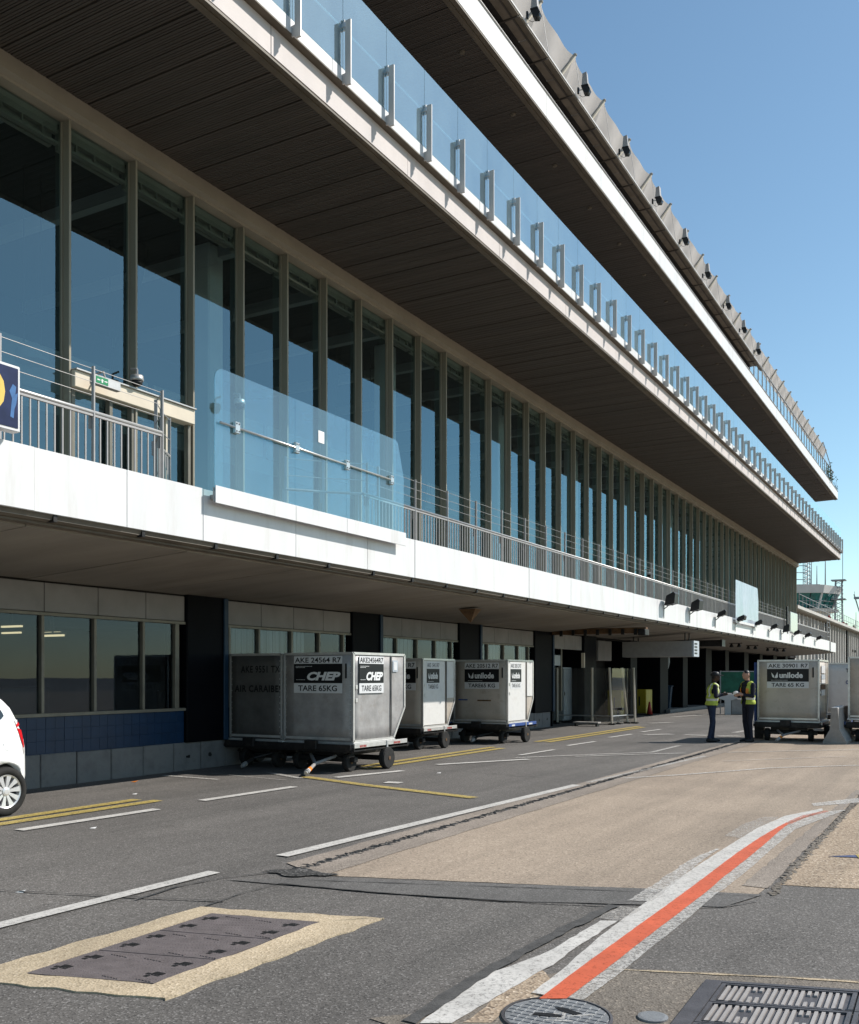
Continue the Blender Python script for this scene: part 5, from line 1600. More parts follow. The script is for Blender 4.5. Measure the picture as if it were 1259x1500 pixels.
# ================================================================ WHITE CAR (its rear end is in view)
def car():
    t = thing('parked_car', 'white small hatchback parked along the blue wall, only its tail in view', 'car', (-10.95, 8.05, 0))
    # local: y runs to the tail (0 = rear bumper), x to the visible side; profile tables (y, z)
    L = 3.62
    topc = [(0.0, 0.62), (-.02, 0.80), (-.06, .92), (-.12, 1.02), (-.22, 1.22), (-.34, 1.40), (-.52, 1.49), (-.9, 1.53), (-1.5, 1.52), (-2.0, 1.40), (-2.5, 1.08), (-2.75, 0.98), (-3.2, 0.90), (-3.5, .78), (-3.62, 0.60)]
    def tz(y):
        for (a, za), (b, zb) in zip(topc, topc[1:]):
            if b <= y <= a: return za + (zb - za) * (a - y) / (a - b)
        return topc[-1][1]
    def hw(y):
        e = min(-y, L + y)
        return 0.80 * (1 - 0.30 * max(0, 1 - e / .55) ** 2.4)
    def side(y, z):
        """half width of the body at station y and height z"""
        w = hw(y)
        if z < .45: w -= .05 * (.45 - z) / .25
        if z > .85: w -= .155 * ((z - .85) / .65) ** 1.15
        if z > .55 and z < .85: w += 0.0
        return w
    st = [-.0, -.03, -.07, -.13, -.2, -.3, -.4, -.55, -.7, -.85, -1.0, -1.2, -1.5, -1.8, -2.1, -2.4, -2.6, -2.8, -3.0, -3.2, -3.4, -3.52, -3.6, -3.62]
    NZ_ = 16
    mb = MB(); v = []
    for y in st:
        zt = tz(y); zb = .24 + .10 * max(0, 1 - min(-y, L + y) / .3)
        ring = []
        zs = [zb + (zt - .035 - zb) * k / NZ_ for k in range(NZ_ + 1)]
        right = [(side(y, z), y, z) for z in zs]
        wt = side(y, zt - .03)
        capr = [(wt * .93, y, zt - .012), (wt * .75, y, zt), (wt * .4, y, zt + .012)]
        half = right + capr
        ring = half + [(0, y, zt + .016)] + [(-a, b, c) for a, b, c in half[::-1]]
        v += ring
    n = len(ring); m = len(st)
    f = [(k * n + i, k * n + (i + 1) % n, (k + 1) * n + (i + 1) % n, (k + 1) * n + i) for k in range(m - 1) for i in range(n)]
    f += [tuple(range(n)), tuple(range((m - 1) * n, m * n))[::-1]]
    mb.add(v, f)
    me = mb.mesh('car_body', M['carpaint'])
    ob = bpy.data.objects.new('car_body', me); COL.objects.link(ob)
    cut = MB()
    for y in (-.44, -3.0):
        for s_ in (-1, 1): cut.lathe([(.345, -.20), (.345, .20)], (s_ * .82, y, .30), 'x', 30)
    cme_ = cut.mesh('cutter', M['plastic'])
    co = bpy.data.objects.new('cutter', cme_); COL.objects.link(co)
    bo = ob.modifiers.new('b', 'BOOLEAN'); bo.operation = 'DIFFERENCE'; bo.object = co; bo.solver = 'EXACT'
    dg = bpy.context.evaluated_depsgraph_get()
    out = bpy.data.meshes.new_from_object(ob.evaluated_get(dg))
    bpy.data.objects.remove(ob); bpy.data.objects.remove(co)
    out.materials.clear(); out.materials.append(M['carpaint']); out.materials.append(M['plastic'])
    for p in out.polygons:
        c = p.center
        inarch = any(abs((c.y - y) ** 2 + (c.z - .30) ** 2) < .342 ** 2 for y in (-.44, -3.0)) and abs(c.x) < .80 and c.z < .67
        p.material_index = 1 if (inarch and abs(p.normal.x) < .5) or (inarch and abs(c.x) < .66) else 0
        p.use_smooth = abs(p.normal.x) < .999
    body = put('body', out, t)
    def patch(poly, m, name, par, d=.006, both=True):
        """panel following the body side; poly in (y, z)"""
        for s_ in ((1, -1) if both else (1,)):
            p = MB(); vv = []
            ys = [q[0] for q in poly]; zs = [q[1] for q in poly]
            n_ = 10
            # row-wise fill between the polygon's left and right edges
            rows = []
            for k in range(n_ + 1):
                z = min(zs) + (max(zs) - min(zs)) * k / n_
                z = min(max(z, min(zs) + 1e-4), max(zs) - 1e-4)
                xs = []
                for (a, za), (b, zb) in zip(poly, poly[1:] + poly[:1]):
                    if (za - z) * (zb - z) < 0: xs.append(a + (b - a) * (z - za) / (zb - za))
                xs.sort()
                rows.append((z, xs[0], xs[-1]))
            for z, a, b in rows:
                for j in range(7):
                    y = a + (b - a) * j / 6
                    vv.append(((side(y, z) + d) * s_, y, z))
            ff = [(k * 7 + j, k * 7 + j + 1, (k + 1) * 7 + j + 1, (k + 1) * 7 + j) for k in range(n_) for j in range(6)]
            p.add(vv, ff)
            p.build(name, M[m], par, True)
    patch([(-.62, 1.12), (-.50, 1.16), (-.42, 1.20), (-.44, 1.26), (-.56, 1.42), (-1.05, 1.44), (-1.05, 1.06)], 'carglass', 'side_window', t)
    patch([(-1.10, 1.44), (-1.75, 1.41), (-2.15, 1.08), (-2.15, 1.03), (-1.10, 1.05)], 'carglass', 'side_window', t)
    patch([(-.075, .80), (-.10, .78), (-.19, 0.98), (-.235, 1.10), (-.17, 1.13), (-.12, 1.06)], 'lens_red', 'tail_lamp', t, .008)
    patch([(-.055, .74), (-.09, .73), (-.115, .80), (-.072, .82)], 'lens_clear', 'tail_lamp_glass', t, .009)
    patch([(-.20, 1.11), (-.235, 1.10), (-.25, 1.15), (-.19, 1.16)], 'lens_clear', 'tail_lamp_glass', t, .009)
    # rear window, bumper insert, plate
    rw = MB(); rw.add([(-.52, -.16, 1.08), (.52, -.16, 1.08), (.46, -.325, 1.38), (-.46, -.325, 1.38)], [(0, 1, 2, 3)])
    for i, q in enumerate(rw.v): rw.v[i] = (q[0], q[1] + .03, q[2] + .01)
    rw.build('rear_window', M['carglass'], t)
    MB().cbox(-.5, .5, -.03, .012, .34, .48, .01).build('bumper_insert', M['plastic'], t)
    MB().box(-.26, .26, .004, .014, .62, .73).build('number_plate', M['sticker'], t)
    MB().cbox(-.74, .74, -3.4, -.25, .20, .30, .03).build('underbody', M['plastic'], t)
    cir = MB().lathe([(.0, 0), (.06, 0.0), (.062, .004)], (0, 0, 0), 'x', 20)
    put('fuel_flap', cir.mesh('fuel_flap', M['carpaint']), t, (side(-.42, .86) + .001, -.42, .86))
    # wheels: tyre > rim with spokes
    R_ = .30
    for y in (-.44, -3.0):
        for s_ in (1, -1):
            w = put('wheel', MB().lathe([(.19, -.09), (.27, -.10), (.295, -.075), (.30, -.04), (.30, .04), (.295, .075), (.27, .10), (.205, .095), (.20, .06)], (0, 0, 0), 'x', 40, False).mesh('wheel', M['rubber']), t, (s_ * .70, y, R_), smooth=True)
            rm = MB(); rm.m = 0
            rm.lathe([(.205, .09), (.20, .095), (.185, .085), (.18, .02), (.18, -.06)], (0, 0, 0), 'x', 40, False)
            for k in range(10):
                a = k * .62832 + .1
                for da in (-.085,):
                    pts = []
                    for rr_, hwid in ((.045, .014), (.12, .022), (.19, .034)):
                        pts.append((rr_, hwid))
                    c0, s0 = math.cos(a), math.sin(a)
                    vv = []
                    for xx in (.055, .088):
                        for rr_, hwid in pts:
                            for sg_ in (-1, 1):
                                vv.append((xx - .012 * (1 - rr_ / .19), c0 * rr_ - s0 * hwid * sg_, s0 * rr_ + c0 * hwid * sg_))
                    rm.add(vv, [(6, 7, 9, 8), (8, 9, 11, 10), (0, 2, 3, 1), (2, 4, 5, 3), (0, 6, 8, 2), (2, 8, 10, 4), (1, 3, 9, 7), (3, 5, 11, 9)])
            rm.lathe([(.05, .05), (.05, .088), (.03, .095), (0, .096)], (0, 0, 0), 'x', 16, False)
            if s_ < 0:
                rm.v = [(-a, b, c) for a, b, c in rm.v]
            rm.build('rim', M['wheel_alloy'], w)
            MB().lathe([(.18, -.03), (.0, -.03)], (0, 0, 0), 'x', 24).build('brake_drum', M['black'], w)
    return t
car()

# ================================================================ COVERS IN THE GROUND
def bil(q, u, v):
    a, b, c, d = (Vector(p) for p in q)
    return a.lerp(b, u).lerp(d.lerp(c, u), v)
cq = [(-4.685, 3.626), (-3.914, 3.854), (-3.903, 5.379), (-4.717, 5.202)]     # near-left, near-right, far-right, far-left
tc = thing('trench_cover', 'brown iron three plate chamber cover in a cream concrete frame', 'ground cover', (-4.3, 4.4, 0))
T0 = Vector((-4.3, 4.4))
outer = [(-4.963, 3.371), (-3.686, 3.702), (-3.579, 5.69), (-4.919, 5.295)]
# frame: four concrete borders round the plates
def quad2(name, pts, z0, z1, m, par, jag=0.0):
    P = []
    n_ = len(pts)
    for i in range(n_):
        a, b = Vector(pts[i]), Vector(pts[(i + 1) % n_])
        k = max(1, int((b - a).length / .12)) if jag else 1
        for j in range(k): P.append(a.lerp(b, j / k) + Vector((random.uniform(-jag, jag), random.uniform(-jag, jag))) - T0)
    mb = MB(); mb.prism([(p.x, p.y) for p in P], z0, z1, 'z')
    return mb.build(name, m, par)
for i in range(4):
    j = (i + 1) % 4
    quad2('concrete_border', [outer[i], outer[j], cq[j], cq[i]], -0.1, 0.010 + i * .0004, M['cream_conc'], tc, 0.016)
for k in range(3):
    v0, v1 = k / 3 + .004, (k + 1) / 3 - .004
    pts = [bil(cq, 0.006, v0), bil(cq, .994, v0), bil(cq, .994, v1), bil(cq, .006, v1)]
    pl = quad2('cover_plate', [p[:] for p in pts], -0.05, 0.012, M['iron'], tc)
    # raised studs in curved rows, lifting holes, cast marks
    st_ = MB()
    for a in range(40):
        for b in range(7):
            u = (a + .5) / 40; v = v0 + (v1 - v0) * ((b + .5) / 7 + .05 * math.sin(u * 9 + k))
            if not (v0 + .01 < v < v1 - .01): continue
            p = bil(cq, u, v) - T0
            r = .0065
            st_.add([(p.x - r, p.y, .012), (p.x, p.y - r, .012), (p.x + r, p.y, .012), (p.x, p.y + r, .012), (p.x, p.y, .0155)], [(0, 1, 4), (1, 2, 4), (2, 3, 4), (3, 0, 4)])
    stuff(st_.build('stud', M['iron'], pl))
    for (u, v) in ((.12, .72), (.12, .28), (.85, .72), (.85, .28)):
        p = bil(cq, u, v0 + (v1 - v0) * v) - T0
        h = MB()
        h.box(p.x - .05, p.x + .05, p.y - .012, p.y + .012, .0115, .0135).box(p.x - .02, p.x + .05, p.y + .014, p.y + .05, .0115, .0138).box(p.x - .03, p.x - .0, p.y - .05, p.y - .02, .0115, .0136)
        h.build('lifting_hole', M['black'], pl)
    for (u, v) in ((.2, .9), (.55, .12), (.82, .1), (.5, .85)):
        p = bil(cq, u, v0 + (v1 - v0) * v) - T0
        h = MB(); q_ = 0
        while q_ < .12:
            w_ = random.uniform(.010, .02); h.box(p.x + q_, p.x + q_ + w_, p.y - .012, p.y + .012, .012, .0165); q_ += w_ + .008
        h.build('cast_mark', M['iron'], pl)
seam_ = None
# round cover
mc = thing('round_manhole_cover', 'round grey iron manhole cover crossed by white paint at the lower edge', 'manhole cover', (*(-1.796, 4.469), 0))
MB().lathe([(.275, -.05), (.275, .016), (.262, .018), (.262, .006)], (0, 0, 0), 'z', 40, False).build('ring', M['iron_dark'], mc)
d_ = MB().lathe([(.258, -.05), (.258, .012), (.0, .013)], (0, 0, 0), 'z', 40).build('lid', M['iron_grey'], mc)
st_ = MB()
for i in range(-5, 6):
    for j in range(-5, 6):
        x = i * .046; y = j * .046
        if math.hypot(x, y) < .235: st_.cbox(x - .019, x + .019, y - .019, y + .019, .0125, .0155, .002)
stuff(st_.build('tread_block', M['iron_grey'], d_))
for (x, y, a) in ((-.045, -.02, .3), (.03, .075, 2.9)):
    c0, s0 = math.cos(a), math.sin(a)
    MB().prism([(x + c0 * u - s0 * v, y + s0 * u + c0 * v) for u, v in ((-.07, -.02), (.05, -.028), (.08, .0), (.02, .022), (-.06, .018))], .0125, .0185, 'z').build('lifting_hole', M['black'], d_)
pm = MB()
for (p0, p1) in (((-.06, -.03), (.02, .05)), ((.02, .05), (.045, -.035)), ((.045, -.035), (-.06, -.03)), ((.05, .01), (.16, .10)), ((-.02, -.09), (.10, -.04))):
    a_, b_ = Vector(p0), Vector(p1); n2 = Vector((-(b_ - a_).y, (b_ - a_).x)).normalized() * .008
    pm.prism([(a_ + n2)[:], (b_ + n2)[:], (b_ - n2)[:], (a_ - n2)[:]], .0150, .0163 + .0002 * len(pm.v) / 8, 'z')
pm.build('paint_trace', M['white_worn'], d_)
sc2 = thing('small_round_cover', 'small round iron valve cover between the manhole and the slotted grate', 'manhole cover', (*(-1.378, 4.694), 0))
MB().lathe([(.075, -.05), (.075, .014), (.06, .017), (.0, .017)], (0, 0, 0), 'z', 24).build('lid', M['iron_grey'], sc2, False)
# slotted grate: frame, panels, bars
gq = [(-1.262, 4.66), (-0.02, 5.05)]
gt = thing('drain_grate', 'slotted iron drain grate in a dark frame at the lower right corner', 'drain grate', (-1.264, 5.389, 0))
# axes measured from its visible corner: u along its far edge, w towards the viewer
gu = Vector((0.737, 0.219)).normalized(); gw = Vector((0.001, -0.705)); gw = Vector((-gu.y * -1 * -1, -gu.x)) if False else Vector((0.02, -1.0)).normalized()
def gp_(a, b): return (gu.x * a + gw.x * b, gu.y * a + gw.y * b)
def gbox(name, a0, a1, b0, b1, z0, z1, m, par):
    return MB().prism([gp_(a0, b0), gp_(a1, b0), gp_(a1, b1), gp_(a0, b1)], z0, z1, 'z').build(name, m, par)
gbox('frame_bar', -.02, .07, 0, 1.7, -.08, .022, M['iron_dark'], gt)
gbox('frame_bar', .07, 2.4, -.0, .035, -.08, .022, M['iron_dark'], gt)
gbox('pit', .05, 2.4, .03, 1.7, -.10, -.06, M['black'], gt)
for ci in range(3):
    for ri in range(4):
        a0 = .075 + ci * .70; b0 = .04 + ri * .335
        pnl = thing('grate_panel', None, None) if False else None
        base = gbox('grate_panel', a0, a0 + .69, b0, b0 + .325, -.05, .006, M['iron_dark'], gt)
        n_ = 18
        for k in range(n_):
            u0 = a0 + .035 + k * (.62 / n_)
            segs = [(.03, .295)]
            if k in (4, 5) : segs = [(.03, .09), (.20, .295)]
            if k in (12, 13): segs = [(.03, .10), (.22, .295)]
            for (s0, s1) in segs:
                gbox('grate_bar', u0, u0 + .017, b0 + s0, b0 + s1, .006, .017, M['bar'], base)
        gbox('panel_rim', a0, a0 + .022, b0, b0 + .325, .006, .019, M['iron_dark'], base); gbox('panel_rim', a0 + .668, a0 + .69, b0, b0 + .325, .006, .019, M['iron_dark'], base)
        gbox('panel_rim', a0 + .022, a0 + .668, b0, b0 + .018, .006, .0185, M['iron_dark'], base); gbox('panel_rim', a0 + .022, a0 + .668, b0 + .307, b0 + .325, .006, .0185, M['iron_dark'], base)
        for (u, v) in ((.04, .022), (.10, .022), (.60, .31), (.655, .31), (.03, .305), (.09, .305)):
            gbox('lifting_slot', a0 + u, a0 + u + .038, b0 + v - .006, b0 + v + .008, .018, .0205, M['black'], base)

# ================================================================ UNDER THE DECK, MIDDLE DISTANCE
en = thing('clear_panel_shelter', 'shelter of dusty clear panels on tan posts under the deck', 'shelter', (0, 0, 0))
EP = [(-11.85, 30.6), (-10.75, 31.4), (-10.45, 33.3)]
posts_ = [(-11.9, 30.9), (-10.95, 31.05), (-10.55, 31.75), (-10.65, 33.4), (-10.45, 33.55)]
for i, (x, y) in enumerate([(-12.86, 32.061), (-11.616, 32.21), (-10.858, 32.099), (-10.682, 33.29), (-10.449, 33.422)]):
    tp = (-.02 * i, 0)
    lean_ = (0, 0, 0, -0.22, -0.06)[i] if i > 1 else 0
    if i == 2: lean_ = -0.10
    MB().tube((x, y, 0), (x + lean_, y - lean_ * .2, 1.98), 0.045, 6).build('post', M['cream'], en)
    MB().cbox(x - .12, x + .12, y - .10, y + .10, 0, .05, .006).build('post_foot', M['black_metal'], en)
E5 = [(-12.86, 32.061), (-11.616, 32.21), (-10.858, 32.099), (-10.682, 33.29), (-10.449, 33.422)]
for a, b in zip(E5, E5[1:]):
    mb = MB(); d = (Vector(b) - Vector(a)).normalized(); n_ = Vector((-d.y, d.x)) * .006
    mb.add([(a[0] - n_.x, a[1] - n_.y, .06), (b[0] - n_.x, b[1] - n_.y, .06), (b[0] - n_.x, b[1] - n_.y, 1.96), (a[0] - n_.x, a[1] - n_.y, 1.96), (a[0] + n_.x, a[1] + n_.y, .06), (b[0] + n_.x, b[1] + n_.y, .06), (b[0] + n_.x, b[1] + n_.y, 1.96), (a[0] + n_.x, a[1] + n_.y, 1.96)],
           [(0, 1, 2, 3), (4, 7, 6, 5), (0, 4, 5, 1), (1, 5, 6, 2), (2, 6, 7, 3), (3, 7, 4, 0)])
    mb.build('clear_panel', M['perspex'], en)
    MB().tube((a[0], a[1], .30), (b[0], b[1], .30), .02, 6).build('rail', M['steel'], en)
x, y = (-11.866, 32.069)
MB().cbox(x - .1, x + .02, y - .02, y + .05, 1.98, 2.5, .006).build('upper_post', M['cream'], en)  # short cream post rising above the clear panels
wh = thing('bench', 'low wooden bench lying at the foot of the clear panels', 'bench', (*(-11.305, 30.814), 0))
MB().cbox(-.45, .45, -.15, .15, .10, .15, .008).build('plank', M['barrier'], wh); MB().cbox(-.4, -.34, -.12, .12, 0, .10, .005).build('leg', M['black_metal'], wh); MB().cbox(.34, .4, -.12, .12, 0, .10, .005).build('leg', M['black_metal'], wh)
st2 = thing('small_stand', 'small dark stand with a flat top between the leaning posts', 'stand', (*(-10.823, 32.657), 0))
MB().cbox(-.18, .18, -.12, .12, .50, .58, .01).build('top', M['black'], st2); MB().tube((0, 0, 0), (0, 0, .5), .05, 8).build('stem', M['black'], st2); MB().cbox(-.14, .14, -.12, .12, 0, .04, .006).build('foot', M['black'], st2)
for i, (px_, lab) in enumerate(((-12.75, 'left'), (-12.75, 'middle'), (-12.75, 'right'))):
    y = 32.2 + i * .92
    lk = thing('locker', 'tall pale locker behind the clear panels, %s of three' % lab, 'locker', (-12.95, y, 0), group='lockers behind the clear panels')
    MB().cbox(-.25, .25, 0, .88, .10, 2.0, .01).build('cabinet_body', M['cabinet'], lk)
    dd = MB().cbox(.252, .268, .03, .85, .14, 1.96, .004).build('door', M['cabinet'], lk)
    MB().cbox(.268, .29, .08, .11, 1.0, 1.12, .004).build('handle', M['black'], dd)
bx = thing('crate_trolley', 'hand trolley stacked with white drawers under a dark green top', 'trolley', (*(-13.827, 36.589), 0))
MB().cbox(-.42, .42, -.3, .3, .18, .26, .01).build('deck', M['black_metal'], bx)
for k in range(3):
    for j in range(5):
        MB().cbox(-.40 + .27 * k, -.15 + .27 * k, -.31, .28, .28 + .16 * j, .42 + .16 * j, .01).build('drawer', M['sticker'], bx)
MB().cbox(-.44, .44, -.32, .32, 1.08, 1.22, .02).build('lid', M['green_sheet'], bx)
for x in (-.32, .32): MB().lathe([(.0, -.03), (.09, -.03), (.09, .03), (0, .03)], (x, -.25, .09), 'x', 14).build('wheel', M['rubber'], bx)
MB().path([(.42, -.2, .22), (.62, -.2, .9), (.62, .2, .9), (.42, .2, .22)], .018, 6).build('handle', M['black_metal'], bx)
for i, (x, y, lab) in enumerate(((-12.75, 38.0, 'yellow steel cabinet seen through the leaning posts'), (-12.6, 40.9, 'yellow steel cabinet just right of the clear panels'))):
    yc = thing('yellow_cabinet', lab, 'cabinet', (x, y, 0))
    MB().cbox(-.3, .3, 0, .9, .06, 1.10, .015).build('cabinet_body', M['yellow'], yc)
    dd = MB().cbox(-.28, .28, -.012, 0.0, .10, 1.11, .004).build('door', M['yellow'], yc)
    MB().box(-.03, .03, -.018, -.012, .4, .8).build('warning_mark', M['ink'], dd)
cn = thing('traffic_cone', 'red traffic cone standing by the dark doorway', 'cone', (*(-12.075, 40.639), 0))
MB().cbox(-.2, .2, -.2, .2, 0, .05, .01).build('base', M['rubber'], cn); MB().lathe([(.13, .05), (.03, .58), (.0, .59)], (0, 0, 0), 'z', 18).build('body', M['red'], cn, True); MB().lathe([(.092, .24), (.070, .36)], (0, 0, 0), 'z', 18, False).build('stripe', M['hivis_band'], cn)
for (q, lab) in (((-12.984, 45.601), 'dark blue bin right of the traffic cone'), ((-14.032, 54.633), 'dark blue bin beside the capped worker')):
    bn = thing('blue_bin', lab, 'bin', (q[0], q[1], .02), R(10))
    MB().prism([(-.4, .0), (.4, .0), (.5, 1.15), (-.5, 1.15)], -.4, .4, 'y').build('bin_body', M['bin_blue'], bn)
    MB().cbox(-.54, .54, -.44, .44, 1.15, 1.22, .02).build('lid', M['bin_blue'], bn)
    for k in (-.3, .3): MB().lathe([(0, -.03), (.09, -.03), (.09, .03), (0, .03)], (k, .36, .07), 'x', 12).build('wheel', M['rubber'], bn)
gb = thing('green_board', 'green tarpaulin screen stretched on a frame behind the workers', 'screen', (-8.95, 44.0, 0), R(14))
cm = MB(); n_ = 8
v = [(-.85 + 1.7 * i / n_, .03 * math.sin(i * 1.7 + j * 2.1), .95 + .93 * j / n_) for j in range(n_ + 1) for i in range(n_ + 1)]
cm.add(v, [(j * (n_ + 1) + i, j * (n_ + 1) + i + 1, (j + 1) * (n_ + 1) + i + 1, (j + 1) * (n_ + 1) + i) for j in range(n_) for i in range(n_)])
cm.build('tarpaulin', M['green_sheet'], gb, True)
for x in (-.87, .87): MB().cbox(x - .025, x + .025, -.025, .025, 0, 1.92, .006).build('post', M['mast'], gb)
MB().cbox(-.87, .87, -.02, .02, 1.87, 1.91, .006).build('top_bar', M['mast'], gb)
tb_ = thing('concrete_barrier', 'white painted T shaped barrier block behind the workers', 'barrier', (-9.35, 43.2, 0), R(14))
MB().prism([(-.13, 0), (.13, 0), (.13, .62), (.42, .72), (.42, .88), (-.42, .88), (-.42, .72), (-.13, .62)], -.2, .2, 'y').build('block', M['tower_white'], tb_)
MB().cbox(.14, .95, -.15, .2, 0, .70, .03).build('side_block', M['barrier'], tb_)
yb = thing('yellow_black_post', 'slanted yellow and black edge guard beside the white barrier block', 'edge guard', (-9.75, 43.0, 0), R(14))
for k in range(5): MB().prism([(-.3 + .05 * k, .1 + .12 * k), (-.12 + .05 * k, .1 + .12 * k), (-.07 + .05 * k, .22 + .12 * k), (-.25 + .05 * k, .22 + .12 * k)], -.03, .03, 'y').build('stripe', M['yellow'] if k % 2 == 0 else M['black'], yb)
bk = thing('back_wall_block', 'low grey concrete wall along the back of the loading recess', 'wall', (0, 0, 0))
MB().cbox(-12.6, -5.5, 58.0, 58.4, 0, 1.0, .02).build('wall_block', M['barrier'], bk)
ab_ = thing('jersey_barrier', 'grey concrete barrier seen end on between the two trolleys on the right', 'barrier', (-2.98, 25.75, 0), R(0))
MB().prism([(-.27, 0), (.27, 0), (.27, .06), (.11, .36), (.075, .90), (-.075, .90), (-.11, .36), (-.27, .06)], 0, 2.2, 'y').build('barrier_body', M['barrier'], ab_)
MB().prism([(-.077, .84), (.077, .84), (.076, .91), (-.076, .91)], 0.02, 2.18, 'y').build('white_top', M['tower_white'], ab_)
tg = thing('white_tug', 'white rounded tow tractor partly hidden behind the concrete barrier', 'tractor', (-2.1, 29.3, 0))
MB().prism([(0, .35), (1.6, .35), (1.6, .95), (1.2, 1.05), (.2, 1.08), (0, .9)], -.55, .55, 'y').build('body', M['tower_white'], tg)
MB().cbox(1.0, 1.1, -.5, .5, 1.0, 1.5, .02).build('seat_back', M['black'], tg)
for x in (.35, 1.3):
    for y in (-.5, .5): MB().lathe([(0, -.09), (.25, -.09), (.27, 0), (.25, .09), (0, .09)], (x, y, .27), 'y', 18).build('wheel', M['rubber'], tg)
rbx = thing('red_tool_box', 'red box on the trolley edge behind the bareheaded worker', 'box', (-5.0, 27.0, .30))
MB().cbox(-.14, .14, -.12, .12, .46, .66, .015).build('box_body', M['red'], rbx); MB().cbox(-.10, .10, -.1, .1, .66, .70, .01).build('lid', M['black'], rbx); MB().cbox(-.12, .12, -.1, .1, -.30, .46, .01).build('stand', M['black_metal'], rbx)
# pipes and cables on the recess wall
for (y, x) in ((52.2, -12.7), (45.4, -12.7)):
    pp = thing('wall_pipe', 'pale bent downpipe against the recess wall %s' % ('behind the green screen' if y > 50 else 'left of the capped worker'), 'pipe', (x, y, 0))
    MB().path([(0, 0, .1), (0, 0, 1.9), (.15, -.1, 2.3), (.15, -.1, 3.0)], .07, 8).build('pipe', M['blind'], pp); MB().path([(.1, -.2, .9), (.15, -.3, 1.8), (.05, -.1, 2.8)], .02, 5).build('cable', M['rust'], pp)

# ================================================================ FAR WING, TOWER, MASTS
XWG = -13.0
wg = thing('far_wing', 'low pale corrugated terminal wing beyond the main building', 'building', (0, 0, 0))
cp_ = MB()
q = [(0, 0), (0, 1.5), (.06, 1.5), (.06, 1.9), (.28, 1.9), (.28, 2.25), (0, 2.25)]
cp_.add([(XWG + a_, b_, 0) for a_, b_ in q] + [(XWG + a_, b_, 7.0) for a_, b_ in q], [(i, i + 1, 8 + i, 7 + i) for i in range(6)])
cpm = cp_.mesh('cladding_panel', M['wing'])
y = 82.0
while y < 200:
    put('cladding_panel', cpm, wg, (0, y, 0)); y += 2.25
MB().box(XWG - 10, XWG - .02, 82, 203, 0, 7.1).build('wall', M['wing'], wg)
MB().prism([(XWG - 10.5, 7.05), (XWG + .75, 7.05), (XWG + .80, 7.2), (XWG + .80, 7.32), (XWG - 10.5, 7.42)], 81.6, 203, 'y').build('eave', M['beam'], wg)
MB().cbox(XWG + .80, XWG + .84, 81.6, 203, 7.12, 7.38, .01).build('gutter', M['wing'], wg)
for y in (103, 122, 152): MB().cbox(XWG + .05, XWG + .30, y, y + .45, 0, 7.0, .02).build('downpipe', M['black_metal'], wg)
for y, z in ((96.5, 2.6), (108.5, 3.6), (133, 3.2), (160, 3.4)):
    w = MB().cbox(XWG + .02, XWG + .07, y, y + .8, z, z + 1.6, .01).build('window', M['carglass'], wg); MB().cbox(XWG + .02, XWG + .09, y - .06, y, z - .05, z + 1.65, .005).build('frame', M['frame'], w)
for y in (101, 128, 130.5): MB().cbox(XWG + .05, XWG + .35, y, y + .3, 4.6, 4.9, .02).build('wall_lamp', M['black'], wg)
MB().cbox(XWG + .03, XWG + .10, 98, 102, 3.3, 3.42, .01).build('ledge', M['tower_white'], wg)
# scaffold ladder at the building's corner and grille panel on the deck end
ld = thing('steel_ladder', 'thin steel ladder frame at the far end of the white deck edge', 'ladder', (0, 0, 0))
for y in (72.4, 73.6): MB().tube((XF - .05, y, 3.5), (XF - .05, y, 5.6), .03, 6).build('rail', M['steel_d'], ld)
for k in range(6): MB().tube((XF - .05, 72.4, 3.8 + .33 * k), (XF - .05, 73.6, 3.8 + .33 * k), .018, 5).build('rung', M['steel_d'], ld)
ms = thing('metal_screen', 'upright pale metal screen on a black bracket beside the far deck lamps', 'screen', (0, 0, 0))
MB().cbox(XF - .1, XF + .05, 56.2, 58.6, 4.1, 5.25, .02).build('panel_plate', M['chrome'], ms); MB().cbox(XF - .06, XF + .02, 55.3, 55.6, 4.0, 5.5, .02).build('bracket', M['black_metal'], ms)
# roof railing of the wing with red and white bundles
wr = thing('wing_roof_railing', 'thin railing with pipes along the roof of the far wing', 'railing', (0, 0, 0))
for k in range(60):
    y = 84 + k * 2
    MB().box(XWG + .55, XWG + .59, y, y + .04, 7.35, 8.5).build('post', M['mast'], wr)
for z in (7.9, 8.45): MB().tube((XWG + .57, 84, z), (XWG + .57, 203, z), .025, 5).build('rail', M['mast'], wr)
for (y, c_) in ((112, 'red'), (118, 'tower_white'), (126, 'red'), (136, 'rust')):
    o_ = thing('roof_bundle', {112: 'red bundle of roof equipment nearest on the far wing', 118: 'white roof unit between the red bundles on the far wing', 126: 'red bundle of roof equipment below the control tower', 136: 'brown roof equipment box farthest along the wing'}[y], 'roof equipment', (XWG - .5, y, 7.4))
    for k in range(4): MB().cbox(-.3 + .1 * k, -.1 + .12 * k, .3 * k, .3 * k + .26, 0, .7 + .2 * math.sin(k * 2 + y), .03).build('unit', M[c_], o_)
